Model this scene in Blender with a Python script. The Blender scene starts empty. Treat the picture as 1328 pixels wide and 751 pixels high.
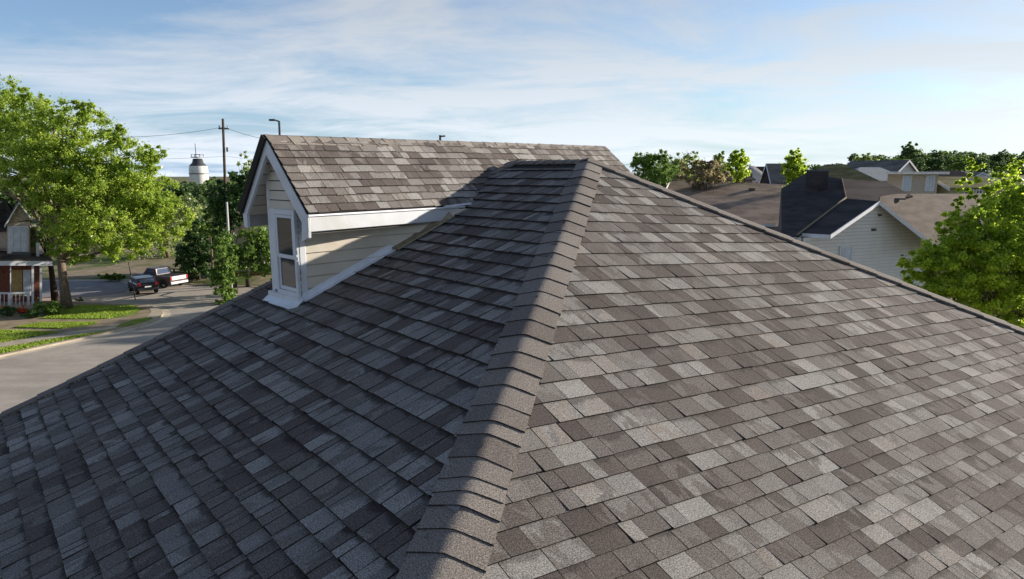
import bpy, bmesh, math, random
import numpy as np
from math import sin, cos, tan, pi, radians, sqrt, atan2
from mathutils import Vector
random.seed(7)
rng = np.random.default_rng(11)
S = bpy.context.scene
col = S.collection
# ------------------------------------------------------------------ camera
CAM_H = 10.7                     # eye height over the street
FPX = 840.0; PITCH = radians(10.1)
cd = bpy.data.cameras.new('camera'); cam = bpy.data.objects.new('camera', cd); col.objects.link(cam)
S.camera = cam
cam.location = (0, 0, CAM_H); cam.rotation_euler = (pi/2 - PITCH, 0, 0)
cd.sensor_width = 36; cd.lens = 36*FPX/1328
cd.clip_start = .1; cd.clip_end = 4000
# ------------------------------------------------------------------ light
SUN_AZ, SUN_EL = 66.0, 14.0      # azimuth clockwise from +Y
w = bpy.data.worlds.new('World'); S.world = w; w.use_nodes = True
nt = w.node_tree; N = nt.nodes; L = nt.links; N.clear()
def nd(t, **k):
    n = N.new(t)
    for a_, v_ in k.items(): setattr(n, a_, v_)
    return n
out = nd('ShaderNodeOutputWorld'); bg = nd('ShaderNodeBackground'); bg.inputs[1].default_value = .075
sky = nd('ShaderNodeTexSky', sky_type='NISHITA', sun_disc=False)
sky.sun_elevation = radians(SUN_EL); sky.sun_rotation = radians(SUN_AZ); sky.air_density = 1.0; sky.dust_density = .6; sky.ozone_density = 1.0
tc = nd('ShaderNodeTexCoord'); sp = nd('ShaderNodeSeparateXYZ'); L.new(tc.outputs['Generated'], sp.inputs[0])
def mth(op, a, b=None, clamp=False):
    n = nd('ShaderNodeMath', operation=op, use_clamp=clamp)
    for i, v in enumerate((a, b)):
        if v is None: continue
        if isinstance(v, (int, float)): n.inputs[i].default_value = v
        else: L.new(v, n.inputs[i])
    return n.outputs[0]
zz = mth('ADD', mth('MAXIMUM', sp.outputs[2], 0.0), .10)
cx = mth('DIVIDE', sp.outputs[0], zz); cy = mth('DIVIDE', sp.outputs[1], zz)
cmb = nd('ShaderNodeCombineXYZ'); L.new(cx, cmb.inputs[0]); L.new(cy, cmb.inputs[1])
mp = nd('ShaderNodeMapping'); mp.inputs['Rotation'].default_value = (0, 0, radians(18)); mp.inputs['Scale'].default_value = (.62, .80, 1); mp.inputs['Location'].default_value = (4.1, 1.7, 0)
L.new(cmb.outputs[0], mp.inputs[0])
n1 = nd('ShaderNodeTexNoise'); n1.inputs['Scale'].default_value = 1.15; n1.inputs['Detail'].default_value = 9; n1.inputs['Roughness'].default_value = .62; n1.inputs['Distortion'].default_value = .5
L.new(mp.outputs[0], n1.inputs['Vector'])
n2 = nd('ShaderNodeTexNoise'); n2.inputs['Scale'].default_value = .45; n2.inputs['Detail'].default_value = 3; L.new(mp.outputs[0], n2.inputs['Vector'])
mix0 = mth('ADD', mth('MULTIPLY', n1.outputs[0], .62), mth('MULTIPLY', n2.outputs[0], .38))
cr = nd('ShaderNodeValToRGB'); cr.color_ramp.elements[0].position = .41; cr.color_ramp.elements[1].position = .55
cr.color_ramp.elements[0].color = (0, 0, 0, 1); cr.color_ramp.elements[1].color = (1, 1, 1, 1)
L.new(mix0, cr.inputs[0])
fade = mth('MULTIPLY', cr.outputs[0], .85)
# pale haze towards the horizon, thin clouds that are brightest low down
def cmix(f, a_, b_):
    n = nd('ShaderNodeMix', data_type='RGBA', blend_type='MIX')
    for k, v in (('Factor', f), ('A', a_), ('B', b_)):
        if isinstance(v, tuple): n.inputs[k].default_value = (*v, 1)
        elif isinstance(v, float): n.inputs[k].default_value = v
        else: L.new(v, n.inputs[k])
    return n.outputs['Result']
up_ = mth('MAXIMUM', sp.outputs[2], 0.0)
hz_f = mth('MULTIPLY', mth('POWER', 2.718, mth('MULTIPLY', up_, -7.5)), .86)
SK = 1/.10
sd_ = nd('ShaderNodeVectorMath', operation='DOT_PRODUCT'); L.new(tc.outputs['Generated'], sd_.inputs[0]); sd_.inputs[1].default_value = (sin(radians(SUN_AZ)), cos(radians(SUN_AZ)), 0)
sunw = mth('MULTIPLY', mth('ADD', sd_.outputs['Value'], .55), .78, True)
hzc = cmix(sunw, (.23*SK, .38*SK, .62*SK), (.45*SK, .60*SK, .70*SK))
blue = nd('ShaderNodeMix', data_type='RGBA', blend_type='MULTIPLY'); blue.inputs['Factor'].default_value = 1.; L.new(sky.outputs[0], blue.inputs['A']); blue.inputs['B'].default_value = (.80, .94, 1.22, 1)
base_ = cmix(hz_f, blue.outputs['Result'], hzc)
dim = mth('ADD', mth('MULTIPLY', mth('POWER', 2.718, mth('MULTIPLY', up_, -2.6)), .85), .15)
cw = cmix(sunw, (.66*SK, .72*SK, .82*SK), (.74*SK, .79*SK, .84*SK))
cd_ = nd('ShaderNodeMix', data_type='RGBA', blend_type='MULTIPLY'); cd_.inputs['Factor'].default_value = 1.; L.new(cw, cd_.inputs['A'])
gr_ = nd('ShaderNodeCombineColor'); [L.new(dim, gr_.inputs[k]) for k in range(3)]; L.new(gr_.outputs[0], cd_.inputs['B'])
fin_ = cmix(fade, base_, cd_.outputs['Result'])
L.new(fin_, bg.inputs[0]); L.new(bg.outputs[0], out.inputs[0])
sd = bpy.data.lights.new('sun', 'SUN'); sun = bpy.data.objects.new('sun', sd); col.objects.link(sun)
sd.energy = 5.0; sd.angle = radians(.55); sd.color = (1, .89, .76)
SV = Vector((sin(radians(SUN_AZ))*cos(radians(SUN_EL)), cos(radians(SUN_AZ))*cos(radians(SUN_EL)), sin(radians(SUN_EL))))
sun.rotation_euler = SV.to_track_quat('Z', 'Y').to_euler()
S.view_settings.view_transform = 'Standard'; S.view_settings.look = 'None'; S.view_settings.gamma = 1; S.view_settings.exposure = .88
# ------------------------------------------------------------------ calibration of the survey points
V = lambda *p: np.array(p, float)
CAMV = V(0, 0, CAM_H); UP = V(0, 0, 1)
def ray(x, y):
    r = (x-664)/FPX; d = (y-375.5)/FPX
    return V(r, cos(PITCH)-d*sin(PITCH), -sin(PITCH)-d*cos(PITCH))
def nrm(v): return v/np.linalg.norm(v)
def hit(x, y, n, p):
    r = ray(x, y); return CAMV + r*(np.dot(n, p-CAMV)/np.dot(n, r))
def at_z(x, y, z):
    r = ray(x, y); return CAMV + r*((z-CAM_H)/r[2])
def at_d(x, y, d):
    r = ray(x, y); return CAMV + r*(d/r[1])
def proj(p):
    p = np.asarray(p, float)-CAMV; z = p[1]*cos(PITCH)-p[2]*sin(PITCH); u = p[1]*sin(PITCH)+p[2]*cos(PITCH)
    return 664+FPX*p[0]/z, 375.5-FPX*u/z, z
def terr(x, y):
    d = math.hypot(x, y); az = math.degrees(atan2(x, max(y, 1e-3)))
    s = lambda t: max(0, min(1, t))**2*(3-2*max(0, min(1, t)))
    return 11.5*s((d-55)/150)*s((az-4)/16)
# ------------------------------------------------------------------ object helpers
def empty(name, loc, label=None, cat=None, group=None):
    o = bpy.data.objects.new(name, None); col.objects.link(o); o.location = tuple(float(c) for c in loc); o.empty_display_size = .2
    tag(o, label, cat, group); return o
def tag(o, label=None, cat=None, group=None, kind=None):
    if label: o['label'] = label
    if cat: o['category'] = cat
    if group: o['group'] = group
    if kind: o['kind'] = kind
    return o
def origin(p):
    while p.parent: p = p.parent
    return np.array(p.location)
def mesh(name, verts, faces, mat, parent=None, smooth=False, attrs=None, uvs=None):
    me = bpy.data.meshes.new(name)
    v = np.asarray(verts, float)
    if parent is not None: v = v - origin(parent)
    me.from_pydata(v.tolist(), [], faces)
    if attrs:
        for k, vals in attrs.items():
            at = me.attributes.new(k, 'FLOAT', 'POINT'); at.data.foreach_set('value', np.asarray(vals, np.float32))
    if uvs is not None:
        uv = me.uv_layers.new(name='UVMap'); idx = np.empty(len(me.loops), np.int32); me.loops.foreach_get('vertex_index', idx)
        uv.data.foreach_set('uv', np.asarray(uvs, np.float32)[idx].ravel())
    if smooth: me.polygons.foreach_set('use_smooth', [True]*len(me.polygons))
    me.materials.append(mat); me.update()
    o = bpy.data.objects.new(name, me); col.objects.link(o)
    if parent is not None: o.parent = parent
    return o
class MB:
    def __init__(s): s.v = []; s.f = []
    def poly(s, pts):
        b = len(s.v); s.v += [np.asarray(p, float) for p in pts]; s.f.append(list(range(b, b+len(pts)))); return s
    def hexa(s, p):            # 8 corners: 0-3 bottom loop, 4-7 top loop
        b = len(s.v); s.v += [np.asarray(q, float) for q in p]
        s.f += [[b+3, b+2, b+1, b], [b+4, b+5, b+6, b+7]]+[[b+i, b+(i+1) % 4, b+4+(i+1) % 4, b+4+i] for i in range(4)]
        return s
    def box(s, c, x, y, z, hx, hy, hz):   # centre, axes, half sizes
        c = np.asarray(c, float)
        return s.hexa([c+x*hx*i+y*hy*j+z*hz*k for k in (-1, 1) for i, j in ((-1, -1), (1, -1), (1, 1), (-1, 1))])
    def bx(s, x0, x1, y0, y1, z0, z1, O=(0, 0, 0), az=0):
        c, s_ = cos(az), sin(az)
        def T(x, y, z): return V(O[0]+x*c-y*s_, O[1]+x*s_+y*c, O[2]+z)
        return s.hexa([T(x, y, z) for z in (z0, z1) for x, y in ((x0, y0), (x1, y0), (x1, y1), (x0, y1))])
    def prism(s, pts, d):      # extrude polygon by vector d
        b = len(s.v); n = len(pts); s.v += [np.asarray(p, float) for p in pts]+[np.asarray(p, float)+d for p in pts]
        s.f += [list(range(b, b+n)), list(range(b+2*n-1, b+n-1, -1))]+[[b+i, b+n+i, b+n+(i+1) % n, b+(i+1) % n] for i in range(n)]
        return s
    def tube(s, pts, rad, k=6):
        pts = [np.asarray(p, float) for p in pts]; b = len(s.v)
        for i, p in enumerate(pts):
            d = nrm(pts[min(i+1, len(pts)-1)]-pts[max(i-1, 0)]+1e-9)
            u = nrm(np.cross(d, V(.31, .2, .93) if abs(d[2]) < .9 else V(1, .1, 0))); v_ = np.cross(d, u)
            r = rad[i] if hasattr(rad, '__len__') else rad
            s.v += [p+r*(u*cos(2*pi*j/k)+v_*sin(2*pi*j/k)) for j in range(k)]
        for i in range(len(pts)-1):
            s.f += [[b+i*k+j, b+i*k+(j+1) % k, b+(i+1)*k+(j+1) % k, b+(i+1)*k+j] for j in range(k)]
        s.f += [[b+j for j in range(k)][::-1], [b+(len(pts)-1)*k+j for j in range(k)]]
        return s
    def build(s, name, mat, parent=None, smooth=False):
        return mesh(name, s.v, s.f, mat, parent, smooth)
def bevel(o, wd=.01, seg=2):
    m = o.modifiers.new('bevel', 'BEVEL'); m.width = wd; m.segments = seg; m.limit_method = 'ANGLE'; return o
# ------------------------------------------------------------------ materials
class NT:
    def __init__(s, name):
        s.m = bpy.data.materials.new(name); s.m.use_nodes = True; s.t = s.m.node_tree; s.t.nodes.clear()
        s.o = s.n('ShaderNodeOutputMaterial'); s.b = s.n('ShaderNodeBsdfPrincipled'); s.l(s.b.outputs[0], s.o.inputs[0])
    def n(s, t, **k):
        x = s.t.nodes.new(t)
        for a_, v_ in k.items(): setattr(x, a_, v_)
        return x
    def l(s, a_, b_): s.t.links.new(a_, b_)
    def set(s, sock, v):
        if hasattr(v, 'is_output') or isinstance(v, bpy.types.NodeSocket): s.l(v, sock)
        else: sock.default_value = v
    def math(s, op, a_, b_=0., clamp=False):
        x = s.n('ShaderNodeMath', operation=op, use_clamp=clamp); s.set(x.inputs[0], a_); s.set(x.inputs[1], b_); return x.outputs[0]
    def mix(s, f, a_, b_, mode='MIX'):
        x = s.n('ShaderNodeMix', data_type='RGBA', blend_type=mode); s.set(x.inputs['Factor'], f)
        s.set(x.inputs['A'], a_ if not isinstance(a_, tuple) else (*a_[:3], 1)); s.set(x.inputs['B'], b_ if not isinstance(b_, tuple) else (*b_[:3], 1)); return x.outputs['Result']
    def noise(s, vec, scale, detail=3, rough=.55, dist=0, out_=0):
        x = s.n('ShaderNodeTexNoise'); x.inputs['Scale'].default_value = scale; x.inputs['Detail'].default_value = detail
        x.inputs['Roughness'].default_value = rough; x.inputs['Distortion'].default_value = dist
        if vec is not None: s.l(vec, x.inputs['Vector'])
        return x.outputs[out_]
    def ramp(s, f, stops):
        x = s.n('ShaderNodeValToRGB'); e = x.color_ramp.elements
        while len(e) < len(stops): e.new(.5)
        for i, (p_, c_) in enumerate(stops):
            e[i].position = p_; e[i].color = (c_, c_, c_, 1) if isinstance(c_, (int, float)) else (*c_[:3], 1)
        s.l(f, x.inputs[0]); return x.outputs[0]
    def rng(s, f, a0, a1, b0=0., b1=1.):
        x = s.n('ShaderNodeMapRange', interpolation_type='SMOOTHSTEP'); s.l(f, x.inputs[0])
        for i, v in enumerate((a0, a1, b0, b1)): x.inputs[i+1].default_value = v
        return x.outputs[0]
    def mapping(s, vec, scale=(1, 1, 1), loc=None):
        x = s.n('ShaderNodeMapping'); x.inputs['Scale'].default_value = scale; s.l(vec, x.inputs[0])
        if loc is not None: s.l(loc, x.inputs['Location'])
        return x.outputs[0]
    def obj(s): return s.n('ShaderNodeTexCoord').outputs['Object']
    def pos(s): return s.n('ShaderNodeNewGeometry').outputs['Position']
    def bump(s, h, st, d=.01):
        x = s.n('ShaderNodeBump'); x.inputs['Strength'].default_value = st; x.inputs['Distance'].default_value = d; s.l(h, x.inputs['Height']); s.l(x.outputs[0], s.b.inputs['Normal'])
    def fin(s, colr, rough=.9, spec=.25):
        s.set(s.b.inputs['Base Color'], colr if not isinstance(colr, tuple) else (*colr[:3], 1)); s.set(s.b.inputs['Roughness'], rough)
        s.b.inputs['Specular IOR Level'].default_value = spec; return s.m
def plain(name, c, rough=.6, var=.12, scale=6., spec=.3, dirt=None, bump=0.):
    m = NT(name); p = m.pos(); f = m.noise(p, scale, 5, .6)
    colr = m.mix(m.rng(f, .3, .7), tuple(x*(1-var) for x in c), tuple(min(1, x*(1+var)) for x in c))
    if dirt: colr = m.mix(m.rng(m.noise(p, scale*.35, 6, .7, .6), .5, .72, 0, .75), colr, dirt)
    if bump: m.bump(m.noise(p, scale*8, 3), bump)
    return m.fin(colr, rough, spec)

def shingle_mat(name, cap=False, gray=0.):
    m = NT(name)
    uv = m.n('ShaderNodeUVMap', uv_map='UVMap').outputs[0]
    at = lambda k: m.n('ShaderNodeAttribute', attribute_name=k).outputs['Fac']
    tone, seed, vl = at('tone'), at('seed'), at('vloc')
    off = m.n('ShaderNodeCombineXYZ'); m.l(m.math('MULTIPLY', seed, 37.), off.inputs[0]); m.l(m.math('MULTIPLY', seed, 91.), off.inputs[1])
    q = m.n('ShaderNodeVectorMath', operation='ADD'); m.l(uv, q.inputs[0]); m.l(off.outputs[0], q.inputs[1]); q = q.outputs[0]
    big = m.noise(m.mapping(q, (9, 4.2, 1)), 1., 3, .5, .6)
    sharp = m.rng(big, .5, .56)
    # second tone of the blend drops inside a tab
    t2 = m.math('FRACT', m.math('ADD', m.math('MULTIPLY', seed, 7.31), .13))
    tt = m.math('ADD', m.math('MULTIPLY', tone, m.math('SUBTRACT', 1., m.math('MULTIPLY', sharp, .45 if not cap else .2))), m.math('MULTIPLY', t2, m.math('MULTIPLY', sharp, .45 if not cap else .2)))
    if cap:
        c = m.ramp(tt, [(0, (.118, .103, .093)), (.45, (.185, .167, .152)), (1, (.235, .216, .197))])
    else:
        c = m.ramp(tt, [(0, (.070, .060, .056)), (.28, (.098, .084, .078)), (.5, (.147, .135, .127)), (.72, (.205, .198, .188)), (.9, (.275, .27, .255)), (1, (.225, .20, .178))])
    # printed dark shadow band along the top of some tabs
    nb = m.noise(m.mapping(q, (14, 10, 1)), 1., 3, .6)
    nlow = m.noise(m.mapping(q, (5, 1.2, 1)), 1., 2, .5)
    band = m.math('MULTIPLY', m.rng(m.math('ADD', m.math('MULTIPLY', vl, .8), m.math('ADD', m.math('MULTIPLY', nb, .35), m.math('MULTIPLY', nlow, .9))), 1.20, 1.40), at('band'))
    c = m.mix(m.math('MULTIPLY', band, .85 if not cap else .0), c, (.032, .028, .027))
    # weathering
    wz = m.noise(m.pos(), 1.1, 5, .6)
    c = m.mix(m.rng(wz, .42, .68, 0, .3), c, (.13, .115, .10))
    # mineral granules
    g = m.noise(m.mapping(uv, (1, 1, 1)), 150., 2, .75)
    g2 = m.noise(m.mapping(uv, (1, 1, 1)), 62., 2, .6)
    gv = m.math('MULTIPLY', m.rng(g, .27, .73, .34, 1.75), m.rng(g2, .3, .7, .86, 1.14))
    gc = m.n('ShaderNodeCombineColor'); [m.l(gv, gc.inputs[i]) for i in range(3)]
    c = m.mix(1., c, gc.outputs[0], 'MULTIPLY')
    m.bump(g, .5, .004)
    return m.fin(c, .95, .12)
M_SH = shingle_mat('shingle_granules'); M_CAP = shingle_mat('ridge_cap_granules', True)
M_DECK = plain('roof_underlay', (.022, .020, .019), .95)
M_EDGE = plain('shingle_edge_asphalt', (.03, .027, .025), .9)
M_WHITE = plain('white_trim_paint', (.58, .61, .65), .5, .05, 4., .35, dirt=(.50, .49, .46))
M_FASC = plain('white_aluminium_fascia', (.46, .49, .53), .42, .06, 3., .4, dirt=(.36, .36, .34))
M_SID = plain('cream_vinyl_siding', (.54, .50, .42), .55, .05, 3., .3, dirt=(.45, .40, .32))
M_SOF = plain('pale_soffit_board', (.60, .57, .52), .6, .05, 5., .3)
M_FLASH = plain('galvanised_flashing', (.66, .70, .76), .35, .08, 9., .5)
M_WOOD = plain('weathered_wood_strip', (.24, .21, .14), .85, .25, 14., .2)
M_CAULK = plain('dark_gap_caulk', (.03, .035, .04), .8)
M_WRAP = plain('shade_dark_wall', (.10, .10, .10), .9)  # dark backing colour stands for the shade in gaps between siding boards
M_GREYSID = plain('grey_clapboard', (.66, .655, .62), .6, .04, 2., .3)
def glass(name, c=(.02, .025, .03), rough=.04, spec=.9):
    m = NT(name); p = m.pos(); f = m.noise(p, 3., 3)
    m.bump(m.noise(p, 1.5, 2), .08, .05)
    m.b.inputs['IOR'].default_value = 1.62; return m.fin(m.mix(f, c, tuple(x*2.2 for x in c)), rough, spec)
M_GLASS = glass('window_glass'); M_GLASSB = glass('pale_curtain_glass', (.30, .34, .40), .15, .6)
def roofmat(name, c, s=1.):
    m = NT(name); p = m.pos()
    streak = m.noise(m.mapping(p, (.5*s, .5*s, 3*s)), 1., 5, .6); fine = m.noise(p, 9*s, 4, .7)
    cc_ = m.mix(m.rng(streak, .35, .65), tuple(x*.62 for x in c), tuple(x*1.3 for x in c)); cc_ = m.mix(m.rng(fine, .35, .7, 0, .5), cc_, tuple(x*1.5 for x in c))
    return m.fin(cc_, .95, .1)
M_RBROWN = roofmat('brown_asphalt_roof', (.085, .069, .060)); M_RBROWN_LIT = roofmat('lit_brown_roof', (.25, .195, .155)); M_RDARK = roofmat('charcoal_and_shade_roof', (.045, .042, .045)); M_RGREY = roofmat('grey_asphalt_roof', (.13, .125, .12)); M_ROLIVE = roofmat('olive_asphalt_roof', (.16, .15, .075))  # lit brown: sunlight put into the colour of the shaded neighbour roof

# ================================================================== THE MAIN ROOF
AZA = radians(49.1)
a = V(sin(AZA), cos(AZA), 0); b = V(-cos(AZA), sin(AZA), 0)
A = CAMV + ray(764, 208)*7.4
h = -nrm(ray(862, -60))
def upn(v): v = nrm(v); return v*np.sign(v[2])
nR = upn(np.cross(a, h)); nL = upn(np.cross(b, h))
RH = hit(1328, 430, nR, A); rh = nrm(RH-A); nB = upn(np.cross(b, rh))
LB = hit(0, 540, nL, A); LA = hit(350, 367, nL, A); lh = nrm(LB-LA)
# apex at the other end of the short ridge: left hip meets the ridge line
def line_int(p, d, q, e_):  # closest point on p+td
    M = np.array([[d@d, -d@e_], [d@e_, -e_@e_]]); r = np.array([(q-p)@d, (q-p)@e_]); t = np.linalg.solve(M, r); return p+d*t[0]
E2 = line_int(A, b, LB, lh)
nK = upn(np.cross(a, lh))
EAVE_Z = A[2]-3.35
def down_to(p, d, z): return p + d*((z-p[2])/d[2])
C1 = down_to(A, h, EAVE_Z); C2 = down_to(A, rh, EAVE_Z); C3 = down_to(E2, lh, EAVE_Z)
C4 = V(C2[0]+(C3-C1)[0], C2[1]+(C3-C1)[1], EAVE_Z)
print('E2', proj(E2), 'corners', C1, C2, C3)
house = empty('house', ((C1+C4)/2)[:2].tolist()+[0], 'large house with grey-brown shingled hip roof filling the foreground and one white-trimmed dormer', 'house')
# deck
db = MB()
for pl, n_ in (((A, C1, C2), nR), ((A, E2, C3, C1), nL), ((A, C2, C4, E2), nB), ((E2, C4, C3), nK)):
    db.poly([p-n_*.004 for p in pl])
db.build('roof_deck', M_DECK, house)
# plan-level walls and soffit under the eaves
ctr = (C1+C2+C3+C4)/4
cor = [C1, C2, C4, C3]
inn = [p+(ctr-p)*.07 for p in cor]
wb = MB(); zs = EAVE_Z-.16
for i in range(4):
    p, q = inn[i], inn[(i+1) % 4]
    wb.poly([V(p[0], p[1], 0), V(q[0], q[1], 0), V(q[0], q[1], zs), V(p[0], p[1], zs)])
wb.build('house_wall', M_SID, house)
sb = MB(); fb = MB()
for i in range(4):
    p, q, p2, q2 = cor[i], cor[(i+1) % 4], inn[i], inn[(i+1) % 4]
    sb.poly([V(p[0], p[1], zs), V(q[0], q[1], zs), V(q2[0], q2[1], zs), V(p2[0], p2[1], zs)])
    d = nrm(q-p); o_ = V(d[1], -d[0], 0)*.02
    fb.hexa([V(*p[:2], zs-.02), V(*q[:2], zs-.02), V(*q[:2], zs-.02)+o_, V(*p[:2], zs-.02)+o_, V(*p[:2], EAVE_Z-.01), V(*q[:2], EAVE_Z-.01), V(*q[:2], EAVE_Z-.01)+o_, V(*p[:2], EAVE_Z-.01)+o_])
sb.build('eave_soffit', M_SOF, house); fb.build('eave_fascia', M_WHITE, house)

# ---- shingles
def clip(poly, A_, B_, sgn):
    """keep the side of line A_->B_ where cross*sgn>=0; poly = list of (s,w,f)"""
    o = []; dx, dy = B_[0]-A_[0], B_[1]-A_[1]
    f_ = lambda p: (dx*(p[1]-A_[1])-dy*(p[0]-A_[0]))*sgn
    for i in range(len(poly)):
        p, q = poly[i], poly[(i+1) % len(poly)]; fp, fq = f_(p), f_(q)
        if fp >= 0: o.append(p)
        if (fp >= 0) != (fq >= 0):
            t = fp/(fp-fq); o.append(tuple(p[k]+(q[k]-p[k])*t for k in range(3)))
    return o
TABS = []   # (size, pts_top, pts_bottom, uv, vloc, tone, seed)
def tone_pick():
    r = random.random()
    if r < .30: return random.uniform(.05, .35)
    if r < .62: return random.uniform(.36, .6)
    if r < .93: return random.uniform(.6, .92)
    return random.uniform(.93, 1.)
def screen_size(pts):
    P_ = [proj(p) for p in pts]
    if any(q[2] < .2 for q in P_): return 0
    xs = [min(max(q[0], -60), 1390) for q in P_]; ys = [min(max(q[1], -60), 810) for q in P_]
    ar = 0
    for i in range(len(xs)): ar += xs[i]*ys[(i+1) % len(xs)]-xs[(i+1) % len(xs)]*ys[i]
    cx_ = sum(q[0] for q in P_)/len(P_); cy_ = sum(q[1] for q in P_)/len(P_)
    return abs(ar)/2 if (-10 < cx_ < 1338 and 0 < cy_ < 765) else 0
def add_tab(base, nrmv, poly, tone, seed, hi, lift, left_side=False):
    """poly (s,w,f) f 0 bottom..1 top ; base(s,w)->3D point on the slope"""
    if len(poly) < 3: return
    P0 = [base(p[0], p[1]) for p in poly]
    if sum(np.linalg.norm(P0[i]-P0[i-1]) for i in range(len(P0))) < .09: return
    top = [q+nrmv*(hi*(1-p[2])+.0022*p[2]+lift) for q, p in zip(P0, poly)]
    bot = [q-nrmv*.002 for q in P0]
    TABS.append((screen_size(top), top, bot, [(p[0], p[1]) for p in poly], [p[2] for p in poly], tone, seed, left_side))
def lay(base, nrmv, rows, s0, s1, clips, wmin=.085, wmax=.235, tl=0.):
    """rows: list of (alpha,beta): w = alpha+beta*s, from bottom to top"""
    for k in range(len(rows)-1):
        (a0, b0), (a1, b1) = rows[k], rows[k+1]
        s = s0-random.uniform(0, .3)
        ptone = .5
        while s < s1:
            wd = random.choice((random.uniform(wmin, wmin+.06), random.uniform(wmin+.04, wmax), random.uniform(wmin+.06, wmax)))
            gap = random.uniform(.0015, .007)+(.002 if tl else 0); e0, e1 = s+gap/2, s+wd-gap/2
            raised = random.random() < .62
            hi = (random.uniform(.0105, .0135) if raised else random.uniform(.0065, .009))+(.008 if tl else 0)
            jb = random.uniform(-.004, .003)+(0 if raised else .003); jt = .002
            sk = random.uniform(-.003, .003); sk2 = random.uniform(-.003, .003)
            mid = (e0+e1)/2
            poly = [(e0+sk, a0+b0*e0+jb, 0.), (e1+sk2, a0+b0*e1+jb+random.uniform(-.002, .002), 0.), (e1, a1+b1*e1+jt, 1.), (e0, a1+b1*e0+jt, 1.)]
            for c_ in clips: poly = clip(poly, *c_) if len(poly) >= 3 else poly
            tone = tone_pick(); tone = tone+(.5-tone)*tl
            if random.random() < .15: tone = ptone
            add_tab(base, nrmv, poly, tone, random.random(), hi, 0., bool(tl))
            ptone = tone; s += wd
def slope_frame(n_, s_dir, w_dir, O):
    s_dir = nrm(s_dir-n_*(s_dir@n_)); w_dir = nrm(w_dir-n_*(w_dir@n_))
    M = np.array([[s_dir@s_dir, s_dir@w_dir], [s_dir@w_dir, w_dir@w_dir]]); Mi = np.linalg.inv(M)
    def to(p): return Mi @ np.array([(p-O)@s_dir, (p-O)@w_dir])
    def base(s, w_): return O+s_dir*s+w_dir*w_
    return to, base
# right (sunlit) slope: rows read off the photograph along the near hip
toR, baseR = slope_frame(nR, ray(1900, 311), ray(-173, -428), A)
tabR = [(790, 220), (783, 231), (778, 242), (775, 253), (773, 264), (768, 276), (766, 288), (762, 301), (758, 315), (752, 330), (748, 347), (744, 366), (738, 385), (732, 404), (724, 425), (716, 447), (709, 470), (701, 499), (694, 526), (684, 557), (673, 590), (660, 624), (645, 659), (630, 697), (614, 741)]
rowsR = [(toR(hit(x, y, nR, A))[1], 0.) for x, y in tabR]
step = rowsR[-2][0]-rowsR[-1][0]; stp = .115
while rowsR[-1][0] > toR(C2)[1]-.2: rowsR.append((rowsR[-1][0]-stp, 0.))
rowsR = [(rowsR[0][0]+.09, 0.)]+rowsR
rowsR.reverse()
c2 = toR(C2); c1 = toR(C1); zA = toR(A)
smin = min(c1[0], c2[0], 0)-.2; smax = max(c1[0], c2[0], 0)+.2
lay(baseR, nR, rowsR, smin, smax, [(tuple(zA), tuple(c1), 1 if (c1[0]-zA[0])*(c2[1]-zA[1])-(c1[1]-zA[1])*(c2[0]-zA[0]) > 0 else -1),
    (tuple(zA), tuple(c2), 1 if (c2[0]-zA[0])*(c1[1]-zA[1])-(c2[1]-zA[1])*(c1[0]-zA[0]) > 0 else -1),
    (tuple(c1), tuple(c2), 1 if (c2[0]-c1[0])*(zA[1]-c1[1])-(c2[1]-c1[1])*(zA[0]-c1[0]) > 0 else -1)])
# left (shaded) slope
toL, baseL = slope_frame(nL, b, ray(1762, -339), A)
tabL = [(728, 222), (736, 233), (732, 243), (730, 254), (724, 265), (718, 277), (714, 290), (710, 303), (704, 318), (696, 334), (692, 350), (684, 368), (674, 384), (664, 403), (656, 424), (647, 449), (636, 476), (622, 504), (607, 535), (596, 571), (579, 606), (560, 647), (538, 690), (514, 739)]
VPL = toL(hit(-60, 232, nL, A))
rowsL = []
for i, (x, y) in enumerate(tabL):
    p = toL(hit(x, y, nL, A)); be = (VPL[1]-p[1])/(VPL[0]-p[0]); f_ = min(1, .25+i/16); be *= f_ if i < 12 else 1
    rowsL.append((p[1]-be*p[0], be))
while len(rowsL) < 75 and (rowsL[-1][0] > toL(C1)[1]-1.6 or rowsL[-1][0]+rowsL[-1][1]*toL(C3)[0] > toL(C3)[1]-.1):
    w_n = rowsL[-1][0]-.125; rowsL.append((w_n, (VPL[1]-w_n)/VPL[0]))
rowsL = [(rowsL[0][0]+.1, rowsL[0][1])]+rowsL
for i in range(1, len(rowsL)):      # rows never cross inside the roof
    S9 = toL(C3)[0]
    top_w = rowsL[i-1][0]+rowsL[i-1][1]*S9; w_ = rowsL[i][0]+rowsL[i][1]*S9
    if w_ > top_w-.05: rowsL[i] = (rowsL[i][0], (top_w-.06-rowsL[i][0])/S9)
rowsL.reverse()
z0, l1, l3, l2 = toL(A), toL(C1), toL(C3), toL(E2)
def side(p, q, r): return 1 if (q[0]-p[0])*(r[1]-p[1])-(q[1]-p[1])*(r[0]-p[0]) > 0 else -1
lay(baseL, nL, rowsL, min(z0[0], l1[0])-.2, max(l3[0], l2[0])+.2, [(tuple(z0), tuple(l1), side(z0, l1, l3)), (tuple(l2), tuple(l3), side(l2, l3, l1)), (tuple(l1), tuple(l3), side(l1, l3, z0)), (tuple(z0), tuple(l2), side(z0, l2, l1))], .05, .155, .30)

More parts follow.
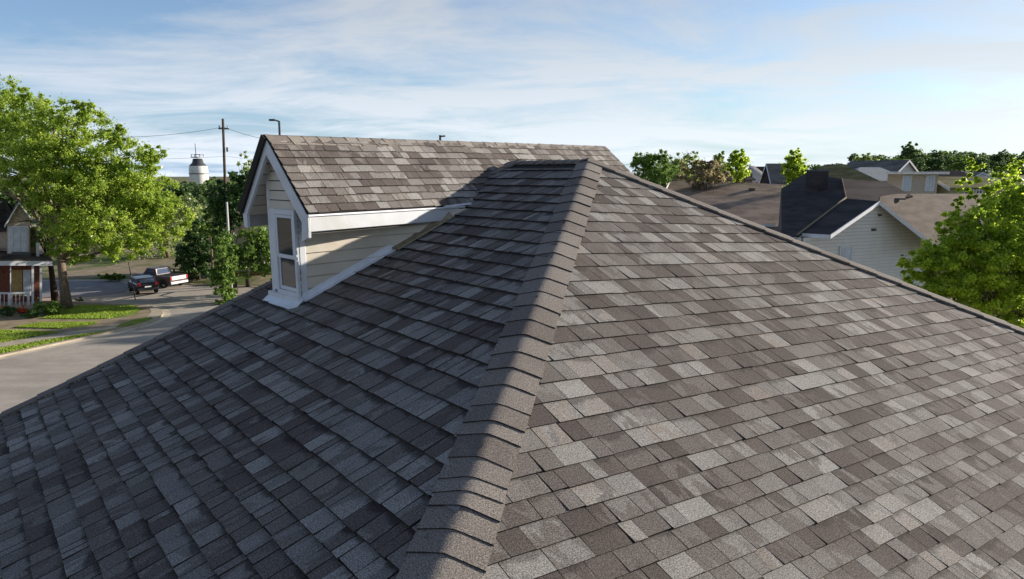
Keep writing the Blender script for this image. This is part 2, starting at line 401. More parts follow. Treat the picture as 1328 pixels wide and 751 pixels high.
# ---- dormer roof: front eave point, ridge point and far ends
Q = hit(392, 392, nL, A); Wp = hit(560, 297, nL, A)
e = Wp-Q; e[2] = 0; e = nrm(e); n = V(e[1], -e[0], 0)
FO = .10
def D(s, r, z): return Q+e*s+n*r+UP*z
def onfront(x, y, off=0.):
    p = hit(x, y, e, Q-e*off); d = p-Q; return float(d@n), float(d[2])
P1 = hit(400, 277, e, Q-e*FO); P3 = hit(345, 176, e, Q-e*FO); PLft = hit(316, 273, e, Q-e*FO)
P2 = hit(607, 268, nL, A)+UP*.02
P4 = CAMV+ray(785, 190)*13; P5 = CAMV+ray(850, 256)*12.2
# ridge / eave polylines
def xfrac(px):   # ridge parameter whose image column is px
    lo, hi_ = 0., 1.
    for _ in range(40):
        m_ = (lo+hi_)/2
        if proj(P3+(P4-P3)*m_)[0] < px: lo = m_
        else: hi_ = m_
    return lo
tc2 = xfrac(548); T2 = P3+(P4-P3)*tc2
Lf = (np.linalg.norm(P2-P1)+np.linalg.norm(T2-P3))/2; Lb = (np.linalg.norm(P5-P2)+np.linalg.norm(P4-T2))/2
def dsurf(s, v):   # s metres along, v 0 eave .. 1 ridge
    if s < Lf: u = s/Lf; B_ = P1+(P2-P1)*u; T_ = P3+(T2-P3)*u
    else: u = (s-Lf)/Lb; B_ = P2+(P5-P2)*u; T_ = T2+(P4-T2)*u
    return B_*(1-v)+T_*v
nD = upn(np.cross(P2-P1, P3-P1))
sl = np.linalg.norm(P3-P1)
nrow = 10
vrows = [0]+[ (k+random.uniform(-.04, .04))/nrow for k in range(1, nrow)]+[1.]
gridv = MB()
for s_ in np.linspace(0, Lf+Lb, 24)[:-1]:
    ds = (Lf+Lb)/23
    gridv.poly([dsurf(s_, 0)-nD*.006, dsurf(min(s_+ds, Lf+Lb-1e-6), 0)-nD*.006, dsurf(min(s_+ds, Lf+Lb-1e-6), 1)-nD*.006, dsurf(s_, 1)-nD*.006])
gridv.build('dormer_roof_deck', M_DECK, house)
for k in range(nrow):
    v0, v1 = vrows[k], vrows[k+1]; s = -random.uniform(0, .12)
    while s < Lf+Lb-.02:
        wd = random.uniform(.09, .26)*(1.0 if s < Lf else 1.2); e0, e1 = max(0, s+.0028), min(s+wd-.0028, Lf+Lb-1e-4)
        hi = random.uniform(.010, .017); jb = random.uniform(-.005, .005)/sl; tone = tone_pick()
        poly = [(e0, v0+jb, 0.), (e1, v0+jb, 0.), (e1, v1+.002, 1.), (e0, v1+.002, 1.)]
        if e1-e0 > .02:
            P0 = [dsurf(p[0], p[1]) for p in poly]
            top = [q+nD*(hi*(1-p[2])+.002*p[2]) for q, p in zip(P0, poly)]; bot = [q-nD*.003 for q in P0]
            TABS.append((screen_size(top)*1.3, top, bot, [(p[0], p[1]*sl) for p in poly], [p[2] for p in poly], tone, random.random(), False))
        s += wd
# emit: the 300 largest singly, the rest as one field
TABS.sort(key=lambda t: -t[0])
def tabgeo(t, off):
    _, top, bot, uv, vl, tone, seed = t[:7]; k = len(top)
    f_ = [[off+i for i in range(k)]]+[[off+i, off+k+i, off+k+(i+1) % k, off+(i+1) % k] for i in range(k)]
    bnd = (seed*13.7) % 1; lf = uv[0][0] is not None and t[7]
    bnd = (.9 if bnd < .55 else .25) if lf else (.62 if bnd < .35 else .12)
    return top+bot, f_, uv+uv, vl+vl, [tone]*2*k, [seed]*2*k, [bnd]*2*k
def fix(faces, verts, upv):
    f0 = faces[0]; p = [verts[i] for i in f0[:3]]
    if np.cross(p[1]-p[0], p[2]-p[0])@upv < 0: return [f[::-1] for f in faces]
    return faces
def edged(o, flags=None):
    o.data.materials.append(M_EDGE)
    if flags is None: flags = [0 if i == 0 else 1 for i in range(len(o.data.polygons))]
    o.data.polygons.foreach_set('material_index', flags); return o
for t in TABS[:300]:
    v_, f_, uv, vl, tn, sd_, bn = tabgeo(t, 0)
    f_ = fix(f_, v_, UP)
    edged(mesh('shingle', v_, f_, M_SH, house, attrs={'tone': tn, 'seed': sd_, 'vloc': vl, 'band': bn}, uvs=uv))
Vv, Ff, U_, VL, TN, SE, FLG, BN = [], [], [], [], [], [], [], []
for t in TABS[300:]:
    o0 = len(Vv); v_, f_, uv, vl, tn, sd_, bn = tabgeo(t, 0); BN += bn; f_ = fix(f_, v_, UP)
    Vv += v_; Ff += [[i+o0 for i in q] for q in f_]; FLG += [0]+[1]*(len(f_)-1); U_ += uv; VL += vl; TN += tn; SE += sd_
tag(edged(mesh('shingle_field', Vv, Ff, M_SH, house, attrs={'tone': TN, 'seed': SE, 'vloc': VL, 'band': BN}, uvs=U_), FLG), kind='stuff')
print('tabs', len(TABS), 'smallest single', TABS[299][0])
# ---- hip and ridge caps
def cap(O, d, wl, wr, nl, nr, L0, L1, wL, wR, tone, hi=.016, lo=.006, name='ridge_cap', thick=.006, skirt=.012):
    """folded shingle from O+d*L0 (lower, exposed end) to O+d*L1 (upper)"""
    nm_ = nrm(nl+nr); vs = []; uv = []; vl = []
    pr = [-1, -.6, -.27, -.12, 0, .12, .27, .6, 1]
    sdv = random.random(); jl = random.uniform(-.010, .010)
    rings = ((L0, hi, 0.), ((L0+L1)/2, (hi+lo)/2, .5), (L1, lo, 1.))
    for (l_, hh, vv) in rings:
        for t in pr:
            w_ = wL if t < 0 else wR; wv = wl if t < 0 else wr; nn_ = nl if t < 0 else nr
            rr = max(0, 1-abs(t)/.27); sag = .20*.27*w_*rr*rr
            lift = hh+(random.uniform(-.0015, .0015) if vv == 0 else 0)
            p = O+d*(l_+(jl*t if vv == 0 else 0))+wv*abs(t)*w_-nm_*(sag*.5)+nrm(nn_*abs(t)+nm_*(1-abs(t)))*lift
            vs.append(p); uv.append((t*w_, l_)); vl.append(vv)
    K = len(pr); fs = []
    for r_ in range(2):
        for i in range(K-1): fs.append([r_*K+i, r_*K+i+1, (r_+1)*K+i+1, (r_+1)*K+i])
    bs = len(vs)
    for i in range(K): vs.append(vs[i]-nm_*(thick+.004)); uv.append(uv[i]); vl.append(0)
    for i in range(K): vs.append(vs[i].copy()); uv.append(uv[i]); vl.append(0)
    for i in range(K-1): fs.append([bs+i, bs+i+1, bs+K+i+1, bs+K+i])
    b2 = len(vs)   # side skirts
    for i in (0, K-1):
        for r_ in range(3): vs.append(vs[r_*K+i]-(nl if i == 0 else nr)*(skirt if r_ < 2 else skirt*.7)); uv.append(uv[r_*K+i]); vl.append(0)
        for r_ in range(3): vs.append(vs[r_*K+i].copy()); uv.append(uv[r_*K+i]); vl.append(0)
    for r_ in range(2):
        fs.append([b2+3+r_, b2+4+r_, b2+r_+1, b2+r_]); fs.append([b2+9+r_, b2+6+r_, b2+7+r_, b2+10+r_])
    if np.cross(vs[1]-vs[0], vs[K]-vs[0])@nm_ < 0: fs = [f[::-1] for f in fs]
    o = mesh(name, vs, fs, M_CAP, house, smooth=False, attrs={'tone': [tone]*len(vs), 'seed': [sdv]*len(vs), 'vloc': vl}, uvs=uv)
    o.data.polygons.foreach_set('use_smooth', [True]*(2*(K-1))+[False]*(len(fs)-2*(K-1)))
    o.data.materials.append(M_EDGE); o.data.polygons.foreach_set('material_index', [0]*(2*(K-1))+[1]*(K-1)+[0]*4)
    return o
def wing(n_, d, toward):
    v = np.cross(n_, d); v = nrm(v); return v if v@toward > 0 else -v
# near hip: cap lower edges read along the crown
ycap = [221, 231, 241, 252, 263, 275, 288, 301, 315, 330, 346, 363, 380, 398, 417, 437, 459, 480, 502, 527, 549, 566, 596, 622, 640, 660, 690, 722, 757]
def t_of_y(y):
    lo, hi_ = -.2, 6.3
    for _ in range(40):
        m_ = (lo+hi_)/2
        if proj(A+h*m_)[1] < y: lo = m_
        else: hi_ = m_
    return lo
ts = [t_of_y(y) for y in ycap]
while ts[-1] < np.linalg.norm(C1-A)-.1: ts.append(ts[-1]+.15)
wl_, wr_ = wing(nL, h, -a), wing(nR, h, -b)
pv = -.03
for i, t in enumerate(ts):
    cap(A, -h, wl_, wr_, nL, nR, -t, -(pv-.03), .158+random.uniform(-.006, .006)-(.03 if i < 2 else 0), .168+random.uniform(-.006, .006), random.uniform(.1, .95), hi=random.uniform(.0225, .0275), lo=.0155, skirt=.020, thick=.009)
    pv = t
# right hip
wr1, wr2 = wing(nR, rh, -b), wing(nB, rh, a)
t = .02; LR = np.linalg.norm(C2-A)
while t < LR:
    ln = random.uniform(.27, .34); cap(A, -rh, wr1, wr2, nR, nB, -(t+ln), -(t-.03), .125, .13, random.uniform(.3, .65), hi=random.uniform(.032, .037), lo=.027, thick=.006, skirt=.02); t += ln
# left hip
wl1, wl2 = wing(nL, lh, -a), wing(nK, lh, b)
t = 0.; LL = np.linalg.norm(C3-E2)
while t < LL:
    ln = random.uniform(.22, .27); cap(E2, -lh, wl1, wl2, nL, nK, -(t+ln), -(t-.03), .13, .13, random.uniform(.2, .5), hi=random.uniform(.028, .033), lo=.023, skirt=.024); t += ln
# short main ridge
w1, w2 = wing(nL, b, -a), wing(nB, b, a)
t = .0
while t < np.linalg.norm(E2-A):
    ln = random.uniform(.13, .17); cap(A, b, w1, w2, nL, nB, t, t+ln+.03, .125, .13, random.uniform(.3, .7), hi=random.uniform(.02, .026), lo=.012); t += ln
# apex saddle
cap(A, -h, wl_, wr_, nL, nR, -.06, .03, .10, .12, .5, hi=.03, lo=.024)
# dormer ridge
dr = nrm(P4-P3); nDl = upn(np.cross(PLft-P3, dr)); LD = np.linalg.norm(P4-P3)
v1_, v2_ = wing(nD, dr, n), wing(nDl, dr, -n)
tx = [345, 371, 391, 410, 428, 446, 462, 480, 495, 509, 524, 538, 553, 567, 580, 593, 610, 626, 641, 655, 669, 684, 698, 713, 728, 742, 757, 771, 784]
for i in range(len(tx)-1):
    t0 = xfrac(tx[i])*LD; t1 = xfrac(tx[i+1])*LD
    cap(P3, dr, v1_, v2_, nD, nDl, t0-(.02 if i == 0 else 0), t1+.03, .115+.00*i, .13, random.uniform(.15, .85), hi=random.uniform(.012, .017), lo=.008)
# dormer: far-side slope and hip end
P6 = P4+(PLft-P3)*1.0+dr*.5
lb = MB(); lb.prism([P3-dr*.045+nDl*.016, PLft-dr*.055+nDl*.014-n*.02, P6+nDl*.004, P4+nDl*.004], -nDl*.055); lb.build('dormer_rear_slope', M_EDGE, house)
he = MB(); he.prism([P4, P5, P5+dr*.5-UP*.6, P6], -dr*.02); he.build('dormer_hip_end', M_SH, house)
rt = MB(); rt.prism([P1-nD*.012, P2-nD*.012, T2-nD*.012, P3-nD*.012], -nD*.035); rt.build('dormer_roof_sheathing', M_EDGE, house)

# ---- dormer walls, trim and window
r1, z1 = float((P1-Q)@n), float((P1-Q)[2]); r3, z3 = float((P3-Q)@n), float((P3-Q)[2]); rl, zl = float((PLft-Q)@n), float((PLft-Q)[2])
WL = -.52
def ztop(r):    # underside of roof at the front
    z = z3+(z1-z3)*(r-r3)/(r1-r3) if r > r3 else z3+(zl-z3)*(r-r3)/(rl-r3)
    return z-.075
def zbase(s, r):    # main roof below a dormer point
    p = D(s, r, 0); return -((p-A)@nL)/nL[2]
fw = MB()
fw.prism([D(0, WL, zbase(0, WL)-.03), D(0, 0, -.03), D(0, 0, ztop(0)), D(0, r3, z3-.075), D(0, WL, ztop(WL))], e*.03)
fw.build('dormer_front_wall', M_WRAP, house)
# gable siding boards
gz0 = onfront(372, 272)[1]
z = gz0
while z < z3-.1:
    z_ = min(z+.085, z3-.08)
    def rlim(zq):
        rr_ = r3+(z3-.075-zq)*(r1-r3)/(z3-z1); ll_ = r3+(z3-.075-zq)*(rl-r3)/(z3-zl); return max(ll_, WL+.01), min(rr_, -.01)
    (la, ra), (lc, rc) = rlim(z), rlim(z_-.010)
    if ra-la > .03:
        MB().hexa([D(-.016, la, z), D(-.016, ra, z), D(.0, ra, z), D(.0, la, z), D(-.006, lc, z_-.010), D(-.006, max(rc, lc+.01), z_-.010), D(.0, max(rc, lc+.01), z_-.010), D(0, lc, z_-.010)]).build('gable_siding_board', M_SID, house)
    z = z_
# left wall
lw = MB(); s9 = 1.9
lw.prism([D(.03, WL, zbase(0, WL)-.03), D(s9, WL, zbase(s9, WL)-.03), D(s9, WL, ztop(WL)-.02), D(.03, WL, ztop(WL)-.02)], n*.03); lw.build('dormer_rear_wall', M_SID, house)
# side wall and its siding boards (each its own piece)
sw = MB(); zt = onfront(398, 303, 0)[1]
s_end = (zt+.0-0)/(-0+1e-9) if False else None
def s_at(z):      # where the wall plane meets the roof at height z
    lo, hi_ = 0., 4.
    for _ in range(40):
        m_ = (lo+hi_)/2
        if zbase(m_, 0) < z: lo = m_
        else: hi_ = m_
    return lo
sw.prism([D(.03, 0, zbase(.03, 0)-.03), D(s_at(z1-.05)+.1, 0, z1-.05), D(.03, 0, z1-.05)], -n*.03)
sidewall = sw.build('dormer_side_wall', M_SID, house)
nb_ = 6; zlo = .02; zh = (zt-zlo)/nb_*1.04
for i in range(nb_+1):
    za, zb = zlo+i*zh, min(zlo+(i+1)*zh-.006, z1-.08)
    if zb-za < .02: continue
    s0_ = .035; sa, sb_ = s_at(za), s_at(zb)
    if sa < s0_+.02: sa = s0_+.02
    MB().hexa([D(s0_, 0, za), D(sa, 0, za), D(sa, .02, za), D(s0_, .02, za), D(s0_, 0, zb), D(sb_, 0, zb), D(sb_, .006, zb), D(s0_, .006, zb)]).build('siding_board', M_SID, sidewall)
# corner posts
bevel(MB().bx(0, 1, 0, 1, 0, 1).build('x', M_WHITE)) if False else None
cp = MB(); cp.hexa([D(-.012, -.055, zbase(0, 0)-.02), D(-.012, .024, -.02), D(.05, .024, zbase(.05, 0)), D(.05, -.055, .0), D(-.012, -.055, ztop(-.055)), D(-.012, .024, z1-.09), D(.05, .024, z1-.09), D(.05, -.055, z1-.09)])
bevel(cp.build('corner_post', M_WHITE, house), .006)
cp = MB(); cp.hexa([D(-.014, WL-.012, zbase(0, WL)), D(-.014, WL+.04, zbase(0, WL)), D(.05, WL+.04, zbase(0, WL)), D(.05, WL-.012, zbase(0, WL)), D(-.014, WL-.012, ztop(WL)-.01), D(-.014, WL+.04, ztop(WL+.04)-.01), D(.05, WL+.04, ztop(WL)), D(.05, WL-.012, ztop(WL))])
bevel(cp.build('corner_post', M_WHITE, house), .006)
# window
wx0 = onfront(363, 330)[0]; wx1 = onfront(390, 330)[0]-.0; wz0 = .035; wz1 = onfront(378, 272)[1]
def fr(r0, r1_, za, zb, s0=-.02, s1=.02): return MB().hexa([D(s0, r0, za), D(s0, r1_, za), D(s1, r1_, za), D(s1, r0, za), D(s0, r0, zb), D(s0, r1_, zb), D(s1, r1_, zb), D(s1, r0, zb)])
win = MB(); fwid = .032
for q_ in ((wx0, wx0+fwid, wz0, wz1), (wx1-fwid, wx1, wz0, wz1), (wx0+fwid, wx1-fwid, wz1-.045, wz1), (wx0+fwid, wx1-fwid, wz0, wz0+.05)):
    t_ = fr(*q_, s0=-.045, s1=-.005); o0 = len(win.v); win.v += t_.v; win.f += [[i+o0 for i in f_] for f_ in t_.f]
window = bevel(win.build('window', M_WHITE, house), .004)
mz = wz0+(wz1-wz0)*.47; g0, g1 = wx0+fwid+.002, wx1-fwid-.002
for nm_s, za, zb, so in (('upper_sash', mz-.02, wz1-.047, -.03), ('lower_sash', wz0+.052, mz+.02, -.018)):
    sm = MB(); k_ = .026
    for q_ in ((g0, g0+k_, za, zb), (g1-k_, g1, za, zb), (g0+k_, g1-k_, zb-k_, zb), (g0+k_, g1-k_, za, za+k_+.008)):
        t_ = fr(*q_, s0=so-.012, s1=so+.004); o0 = len(sm.v); sm.v += t_.v; sm.f += [[i+o0 for i in f_] for f_ in t_.f]
    sash = bevel(sm.build(nm_s, M_WHITE, window), .003)
    fr(g0+k_*.8, g1-k_*.8, za+k_, zb-k_*.8, so-.004, so+.001).build('pane', M_GLASS, window)
# ragged dark gaps beside the frame
for rr0 in (wx0-.016, wx1+.004):
    cm = MB(); zq = wz0+.02
    while zq < wz1-.05:
        hq = random.uniform(.02, .07); wq = random.uniform(.006, .013); o1 = random.uniform(-.003, .003)
        cm.poly([D(-.0165, rr0+o1, zq), D(-.0165, rr0+o1+wq, zq+.004), D(-.0165, rr0+o1+wq*.8, zq+hq), D(-.0165, rr0+o1+.002, zq+hq)]); zq += hq+random.uniform(.002, .02)
    tag(cm.build('caulk_gap', M_CAULK, house))
fr(wx1+.0, -.054, wz0+.03, wz1-.02, -.016, -.001).build('casing', M_WHITE, house); fr(WL+.041, wx0, wz0+.03, wz1-.0, -.016, -.001).build('casing', M_WHITE, house)
# apron flashing at the foot and step flashing up the side
ap = MB()
pA = [D(-.05, WL-.07, 0), D(-.13, WL-.02, 0), D(-.16, .03, 0), D(-.10, .09, 0), D(-.0, .055, 0), D(-.0, WL-.01, 0)]
def lift(p, dz): return p-nL*((p-A)@nL)+nL*dz
ap.prism([lift(p, z_) for p, z_ in zip(pA, (.022, .02, .02, .022, .04, .05))], -nL*.008)
ap.build('apron_flashing', M_FLASH, house)
fr(WL-.015, .03, -.03, .045, -.055, -.0).build('sill', M_WHITE, house)
su = MB(); s1_ = s_at(zt)*.74
su.hexa([lift(D(.0, .0, 0), .018), lift(D(0, .07, 0), .02), lift(D(0, .07, 0), .012), lift(D(0, .0, 0), .005)]+[lift(D(s1_, .0, 0), .018), lift(D(s1_, .075, 0), .02), lift(D(s1_, .075, 0), .012), lift(D(s1_, .0, 0), .005)])
su.hexa([lift(D(.0, .022, 0), .02), lift(D(0, .03, 0), .02), lift(D(s1_, .03, 0), .02), lift(D(s1_, .022, 0), .02)]+[lift(D(.0, .022, 0), .075), lift(D(0, .030, 0), .075), lift(D(s1_, .03, 0), .085), lift(D(s1_, .022, 0), .085)])
su.build('step_flashing', M_FLASH, house)
wo = MB(); sA, sB = s1_*.93, s_at(z1-.1)+.12
wo.hexa([lift(D(sA, -.0, 0), .01), lift(D(sA, .12, 0), .018), lift(D(sB, .09, 0), .02), lift(D(sB, 0, 0), .01), lift(D(sA, -.0, 0), .05), lift(D(sA, .11, 0), .03), lift(D(sB, .08, 0), .035), lift(D(sB, 0, 0), .12)])
wo.build('weathered_flashing_board', M_WOOD, house)
# valley flashing sliver where the eave dies into the main roof
va = MB(); q0 = P2+nrm(P1-P2)*.42
va.hexa([lift(P2+n*.03+e*.03, .012), lift(P2-n*.03+e*.02, .012), q0-n*.02-UP*.015, q0+n*.03-UP*.015, lift(P2+n*.03+e*.03, .03), lift(P2-n*.03+e*.02, .035), q0-n*.02+UP*.006, q0+n*.03+UP*.004])
va.build('valley_flashing', M_FLASH, house)
# right fascia with its return, soffit
fd = nrm(P2-P1)
def fas(s0, s1, o0, o1, z0_, z1_, name, mat):
    q = [P1+fd*s_+n*o_+UP*z_ for z_ in (z0_, z1_) for s_, o_ in ((s0, o0), (s1, o0), (s1, o1), (s0, o1))]
    return bevel(MB().hexa(q).build(name, mat, house), .004)
LFS = np.linalg.norm(P2-P1)
fas(-.01, LFS*.93, -.03, 0., -.150, -.028, 'fascia', M_FASC)
fas(-.012, LFS*.97, -.012, .018, -.026, -.010, 'drip_edge', M_FLASH)
so = MB(); so.poly([P1+UP*-.17-n*.03, P1+fd*LFS*.9+UP*-.17-n*.03, D(s_at(z1-.18), 0.0, z1-.17), D(0, 0.0, z1-.17)]); so.build('eave_soffit', M_SOF, house)
# rake boards (front) : polygons in the gable plane
def rk(pts, name, th=.03, s0=-FO-.012):
    return bevel(MB().prism([D(s0, r, z) for r, z in pts], e*th).build(name, M_WHITE, house), .005)
bw = .105
rk([(r3, z3-.02), (r3, z3-.02-bw*1.35), (r1-.10, z1-.02-bw*.55), (r1-.12, z1-.24), (r1-.005, z1-.20), (r1+.0, z1-.03)], 'rake_board')
rk([(r3-.001, z3-.02), (rl+.0, zl-.02), (rl+.01, zl-.15), (rl+.085, zl-.16), (rl+.085, zl-.04), (r3-.001, z3-.02-bw*1.35)], 'rake_board')
# sloping soffit boards under the far slope
ud = nrm(PLft-P3); lenU = np.linalg.norm(PLft-P3); nbd = 7
for i in range(nbd):
    t0, t1 = lenU*(i+.06)/nbd, lenU*(i+.90)/nbd
    pA_ = P3+ud*t0-nDl*.062; pB_ = P3+ud*t1-nDl*.062
    MB().hexa([pA_, pB_, pB_+dr*2.6, pA_+dr*2.6, pA_-nDl*.012, pB_-nDl*.022, pB_+dr*2.6-nDl*.022, pA_+dr*2.6-nDl*.012]).build('soffit_board', M_SOF, house)
# left eave fascia
q = [PLft+dr*s_+n*o_+UP*z_ for z_ in (-.16, -.02) for s_, o_ in ((.0, 0), (2.6, 0), (2.6, .02), (0, .02))]
MB().hexa(q).build('fascia', M_FASC, house)
# plumbing vent beyond the dormer ridge
pv_ = CAMV+ray(571, 186)*11.3
MB().tube([pv_-UP*.4, pv_+UP*.14], .02, 8).build('vent_pipe', M_RGREY, house)
MB().tube([pv_+UP*.12, pv_+UP*.125+V(.09, 0, 0)], .014, 6).build('vent_hood', M_RGREY, house)
# ================================================================== materials of the surroundings
def leafmat(name, c0, c1, tr=.38, rough=.45, spec=.35):
    m = NT(name); tone = m.n('ShaderNodeAttribute', attribute_name='tone').outputs['Fac']
    c = m.mix(tone, c0, c1); m.fin(c, rough, spec)
    tl = m.n('ShaderNodeBsdfTranslucent'); m.l(m.mix(tone, tuple(x*1.5 for x in c0), tuple(x*1.6 for x in c1)), tl.inputs[0])
    ms = m.n('ShaderNodeMixShader'); ms.inputs[0].default_value = tr; m.l(m.b.outputs[0], ms.inputs[1]); m.l(tl.outputs[0], ms.inputs[2]); m.l(ms.outputs[0], m.o.inputs[0])
    return m.m
M_LBIG = leafmat('spring_leaf', (.16, .25, .03), (.40, .50, .08), .55)
M_LRIGHT = leafmat('glossy_leaf', (.15, .24, .022), (.45, .56, .06), .68, .35, .5)
M_LDARK = leafmat('dark_leaf', (.035, .085, .025), (.09, .17, .04), .3)
M_LMID = leafmat('mid_leaf', (.085, .165, .03), (.20, .31, .055), .4)
M_LPALE = leafmat('pale_leaf', (.19, .26, .07), (.36, .43, .14), .42)
M_LHILL = leafmat('hill_leaf', (.075, .13, .05), (.17, .25, .08), .35)
M_LRED = leafmat('russet_leaf', (.22, .19, .09), (.36, .30, .17), .45)
M_BARK = plain('bark', (.16, .125, .095), .9, .35, 9., .1, bump=.5)
M_BARKD = plain('dark_bark', (.06, .05, .042), .9, .3, 9., .1)
M_BLOS = plain('white_blossom', (.72, .72, .62), .7)
def groundmat():
    m = NT('open_ground'); p = m.pos(); f = m.noise(p, .06, 5, .6, .4); g = m.noise(p, 1.3, 5, .65)
    grass = m.mix(m.rng(g, .3, .7), (.045, .075, .02), (.11, .15, .04)); dirt = m.mix(m.rng(g, .3, .7), (.20, .16, .11), (.31, .26, .19))
    return m.fin(m.mix(m.rng(f, .44, .56), dirt, grass), .95, .1)
M_GROUND = groundmat()
def grassmat():
    m = NT('mown_grass'); p = m.pos(); g = m.noise(p, 1.6, 6, .7); f = m.noise(p, .35, 4, .6); s_ = m.noise(p, 22., 3, .7)
    c = m.mix(m.rng(g, .3, .7), (.14, .22, .035), (.30, .38, .07)); c = m.mix(m.rng(f, .5, .68, 0, .7), c, (.22, .21, .08)); c = m.mix(m.rng(s_, .35, .65, 0, .5), c, (.05, .08, .015))
    m.bump(s_, .6, .05); return m.fin(c, .95, .1)
M_GRASS = grassmat()
def roadmat():
    m = NT('worn_asphalt'); p = m.pos()
    st = m.noise(m.mapping(p, (.05, .5, 1)), 1.2, 5, .6); f = m.noise(p, .8, 6, .65); gr = m.noise(p, 30., 3, .7)
    c = m.mix(m.rng(f, .3, .7), (.34, .305, .26), (.43, .39, .335)); c = m.mix(m.rng(st, .45, .62, 0, .55), c, (.27, .245, .215)); c = m.mix(m.rng(gr, .3, .7, 0, .25), c, (.38, .35, .31))
    cr_ = m.noise(m.mapping(p, (.35, .8, 1)), 1., 8, .75, 2.5); c = m.mix(m.rng(m.math('ABSOLUTE', m.math('SUBTRACT', cr_, .5)), .0, .006, .5, 0), c, (.06, .055, .05))
    return m.fin(c, .9, .2)
M_ROAD = roadmat()
M_LOT = plain('shade_blue_asphalt', (.20, .205, .22), .9, .15, .8, .2, dirt=(.27, .25, .23))  # bluish shade on the side street is put into this asphalt colour
M_CONC = plain('worn_concrete', (.40, .35, .27), .9, .15, 1.2, .15, dirt=(.25, .21, .16), bump=.1)
M_GUT = plain('pale_concrete', (.55, .49, .39), .9, .12, 1.5, .15, dirt=(.34, .29, .22))
M_DIRT = plain('bare_earth_verge', (.29, .235, .165), .95, .2, 1.1, .1, dirt=(.17, .14, .09))
M_BRICK = plain('dark_red_brick', (.17, .062, .042), .85, .3, 7., .2)
M_STONE = plain('tan_fieldstone', (.33, .29, .22), .85, .4, 4., .2)
M_POST = plain('creosoted_pole', (.085, .065, .05), .9, .25, 5., .1)
M_METALD = plain('dark_metal', (.05, .055, .06), .45, .1, 5., .5)
M_STEEL = plain('white_steel_tank', (.66, .66, .64), .5, .06, .6, .3, dirt=(.45, .44, .42))
M_BLACKP = plain('black_car_paint', (.018, .018, .022), .18, .1, 1., .6)
M_MAROON = plain('maroon_car_paint', (.10, .065, .062), .3, .2, 1., .6)
M_SILVER = plain('silver_car_paint', (.36, .37, .39), .28, .1, 1., .6)
M_CHROME = plain('bright_white_panel', (.78, .80, .83), .22, .05, 1., .6)
M_TYRE = plain('tyre_rubber', (.02, .02, .02), .85)
M_RIM = plain('alloy_rim', (.45, .44, .42), .3, .05, 1., .6)
M_RED = plain('red_tail_lens', (.40, .03, .02), .3); M_CARGLASS = glass('car_glass', (.02, .035, .075), .05, .9)
M_OLW = plain('olive_siding', (.27, .26, .15), .7); M_BLUEW = plain('pale_blue_siding', (.52, .58, .64), .6); M_TANW = plain('tan_siding', (.44, .38, .31), .7); M_GRW = plain('light_grey_siding', (.46, .46, .45), .7)
M_RWHITE = plain('white_membrane_roof', (.70, .68, .64), .6); M_DOOR = plain('ochre_door', (.38, .26, .10), .5, .15, 3.)
M_FLOWER = plain('orange_red_flowers', (.50, .09, .03), .7, .3, 20.); M_WIRE = plain('overhead_wire', (.10, .10, .10), .6)

# ================================================================== ground and street
rad = [0, 8, 16, 26, 36, 46, 56, 68, 80, 95, 110, 130, 150, 175, 200, 230, 270, 330, 430, 600, 900, 1500, 3200]
NA = 144; gv = [V(0, 0, -.02)]; gf = []
for r in rad[1:]:
    for k in range(NA):
        t = 2*pi*k/NA; x, y = r*sin(t), r*cos(t); gv.append(V(x, y, terr(x, y)-.02))
for k in range(NA): gf.append([0, 1+(k+1) % NA, 1+k])
for i in range(len(rad)-2):
    for k in range(NA): gf.append([1+i*NA+k, 1+i*NA+(k+1) % NA, 1+(i+1)*NA+(k+1) % NA, 1+(i+1)*NA+k])
tag(mesh('ground', gv, gf, M_GROUND, smooth=True), kind='structure')
def G(pts, z): return [at_z(x, y, z) for x, y in pts]
def sheet(name, P_, mat, z=None):
    P_ = [V(p[0], p[1], z if z is not None else p[2]) for p in P_]
    bm = bmesh.new(); f = bm.faces.new([bm.verts.new(p) for p in P_]); f.normal_update()
    if f.normal.z < 0: f.normal_flip()
    bmesh.ops.triangulate(bm, faces=bm.faces[:]); me = bpy.data.meshes.new(name); bm.to_mesh(me); bm.free(); me.materials.append(mat)
    o = bpy.data.objects.new(name, me); col.objects.link(o); o['kind'] = 'structure'; return o
far = G([(-260, 366), (-60, 364), (60, 363), (168, 362), (215, 366), (250, 369), (330, 372), (420, 376)], 0)
sheet('road', far+[V(14, 34, 0), V(16, -20, 0), V(-60, -30, 0), V(-75, 10, 0)], M_ROAD, .0)
sheet('side_street', G([(-200, 387), (-60, 386), (60, 386.5), (120, 385), (160, 380), (172, 370), (150, 364), (60, 364.5), (-60, 366), (-200, 368)], .004), M_LOT, .006)
KB = [(-260, 520), (-60, 475), (0, 461), (60, 448), (110, 437.5), (140, 431), (160, 426.5), (185, 420.5), (200, 415.5), (209, 410.5), (212, 406), (209, 401.5), (202, 398), (190, 395.5), (170, 394), (140, 392.5), (100, 391), (60, 390), (0, 389), (-260, 388)]
def smooth_line(P_, it=2):
    P_ = [np.array(p) for p in P_]
    for _ in range(it):
        q = [P_[0]]
        for i in range(len(P_)-1): q += [P_[i]*.75+P_[i+1]*.25, P_[i]*.25+P_[i+1]*.75]
        P_ = q+[P_[-1]]
    return P_
KL = [V(p[0], p[1], 0) for p in smooth_line(G(KB, .12))]
ZK = .12
sheet('pavement', [V(p[0], p[1], 0) for p in KL], M_DIRT, ZK-.006)
kb = MB(); ga = MB()
def offs(line, d):
    o_ = []
    for i, p in enumerate(line):
        t_ = nrm(line[min(i+1, len(line)-1)]-line[max(i-1, 0)]); o_.append(p+V(-t_[1], t_[0], 0)*d)
    return o_
Kin = offs(KL, .30); Kou = offs(KL, -.55)
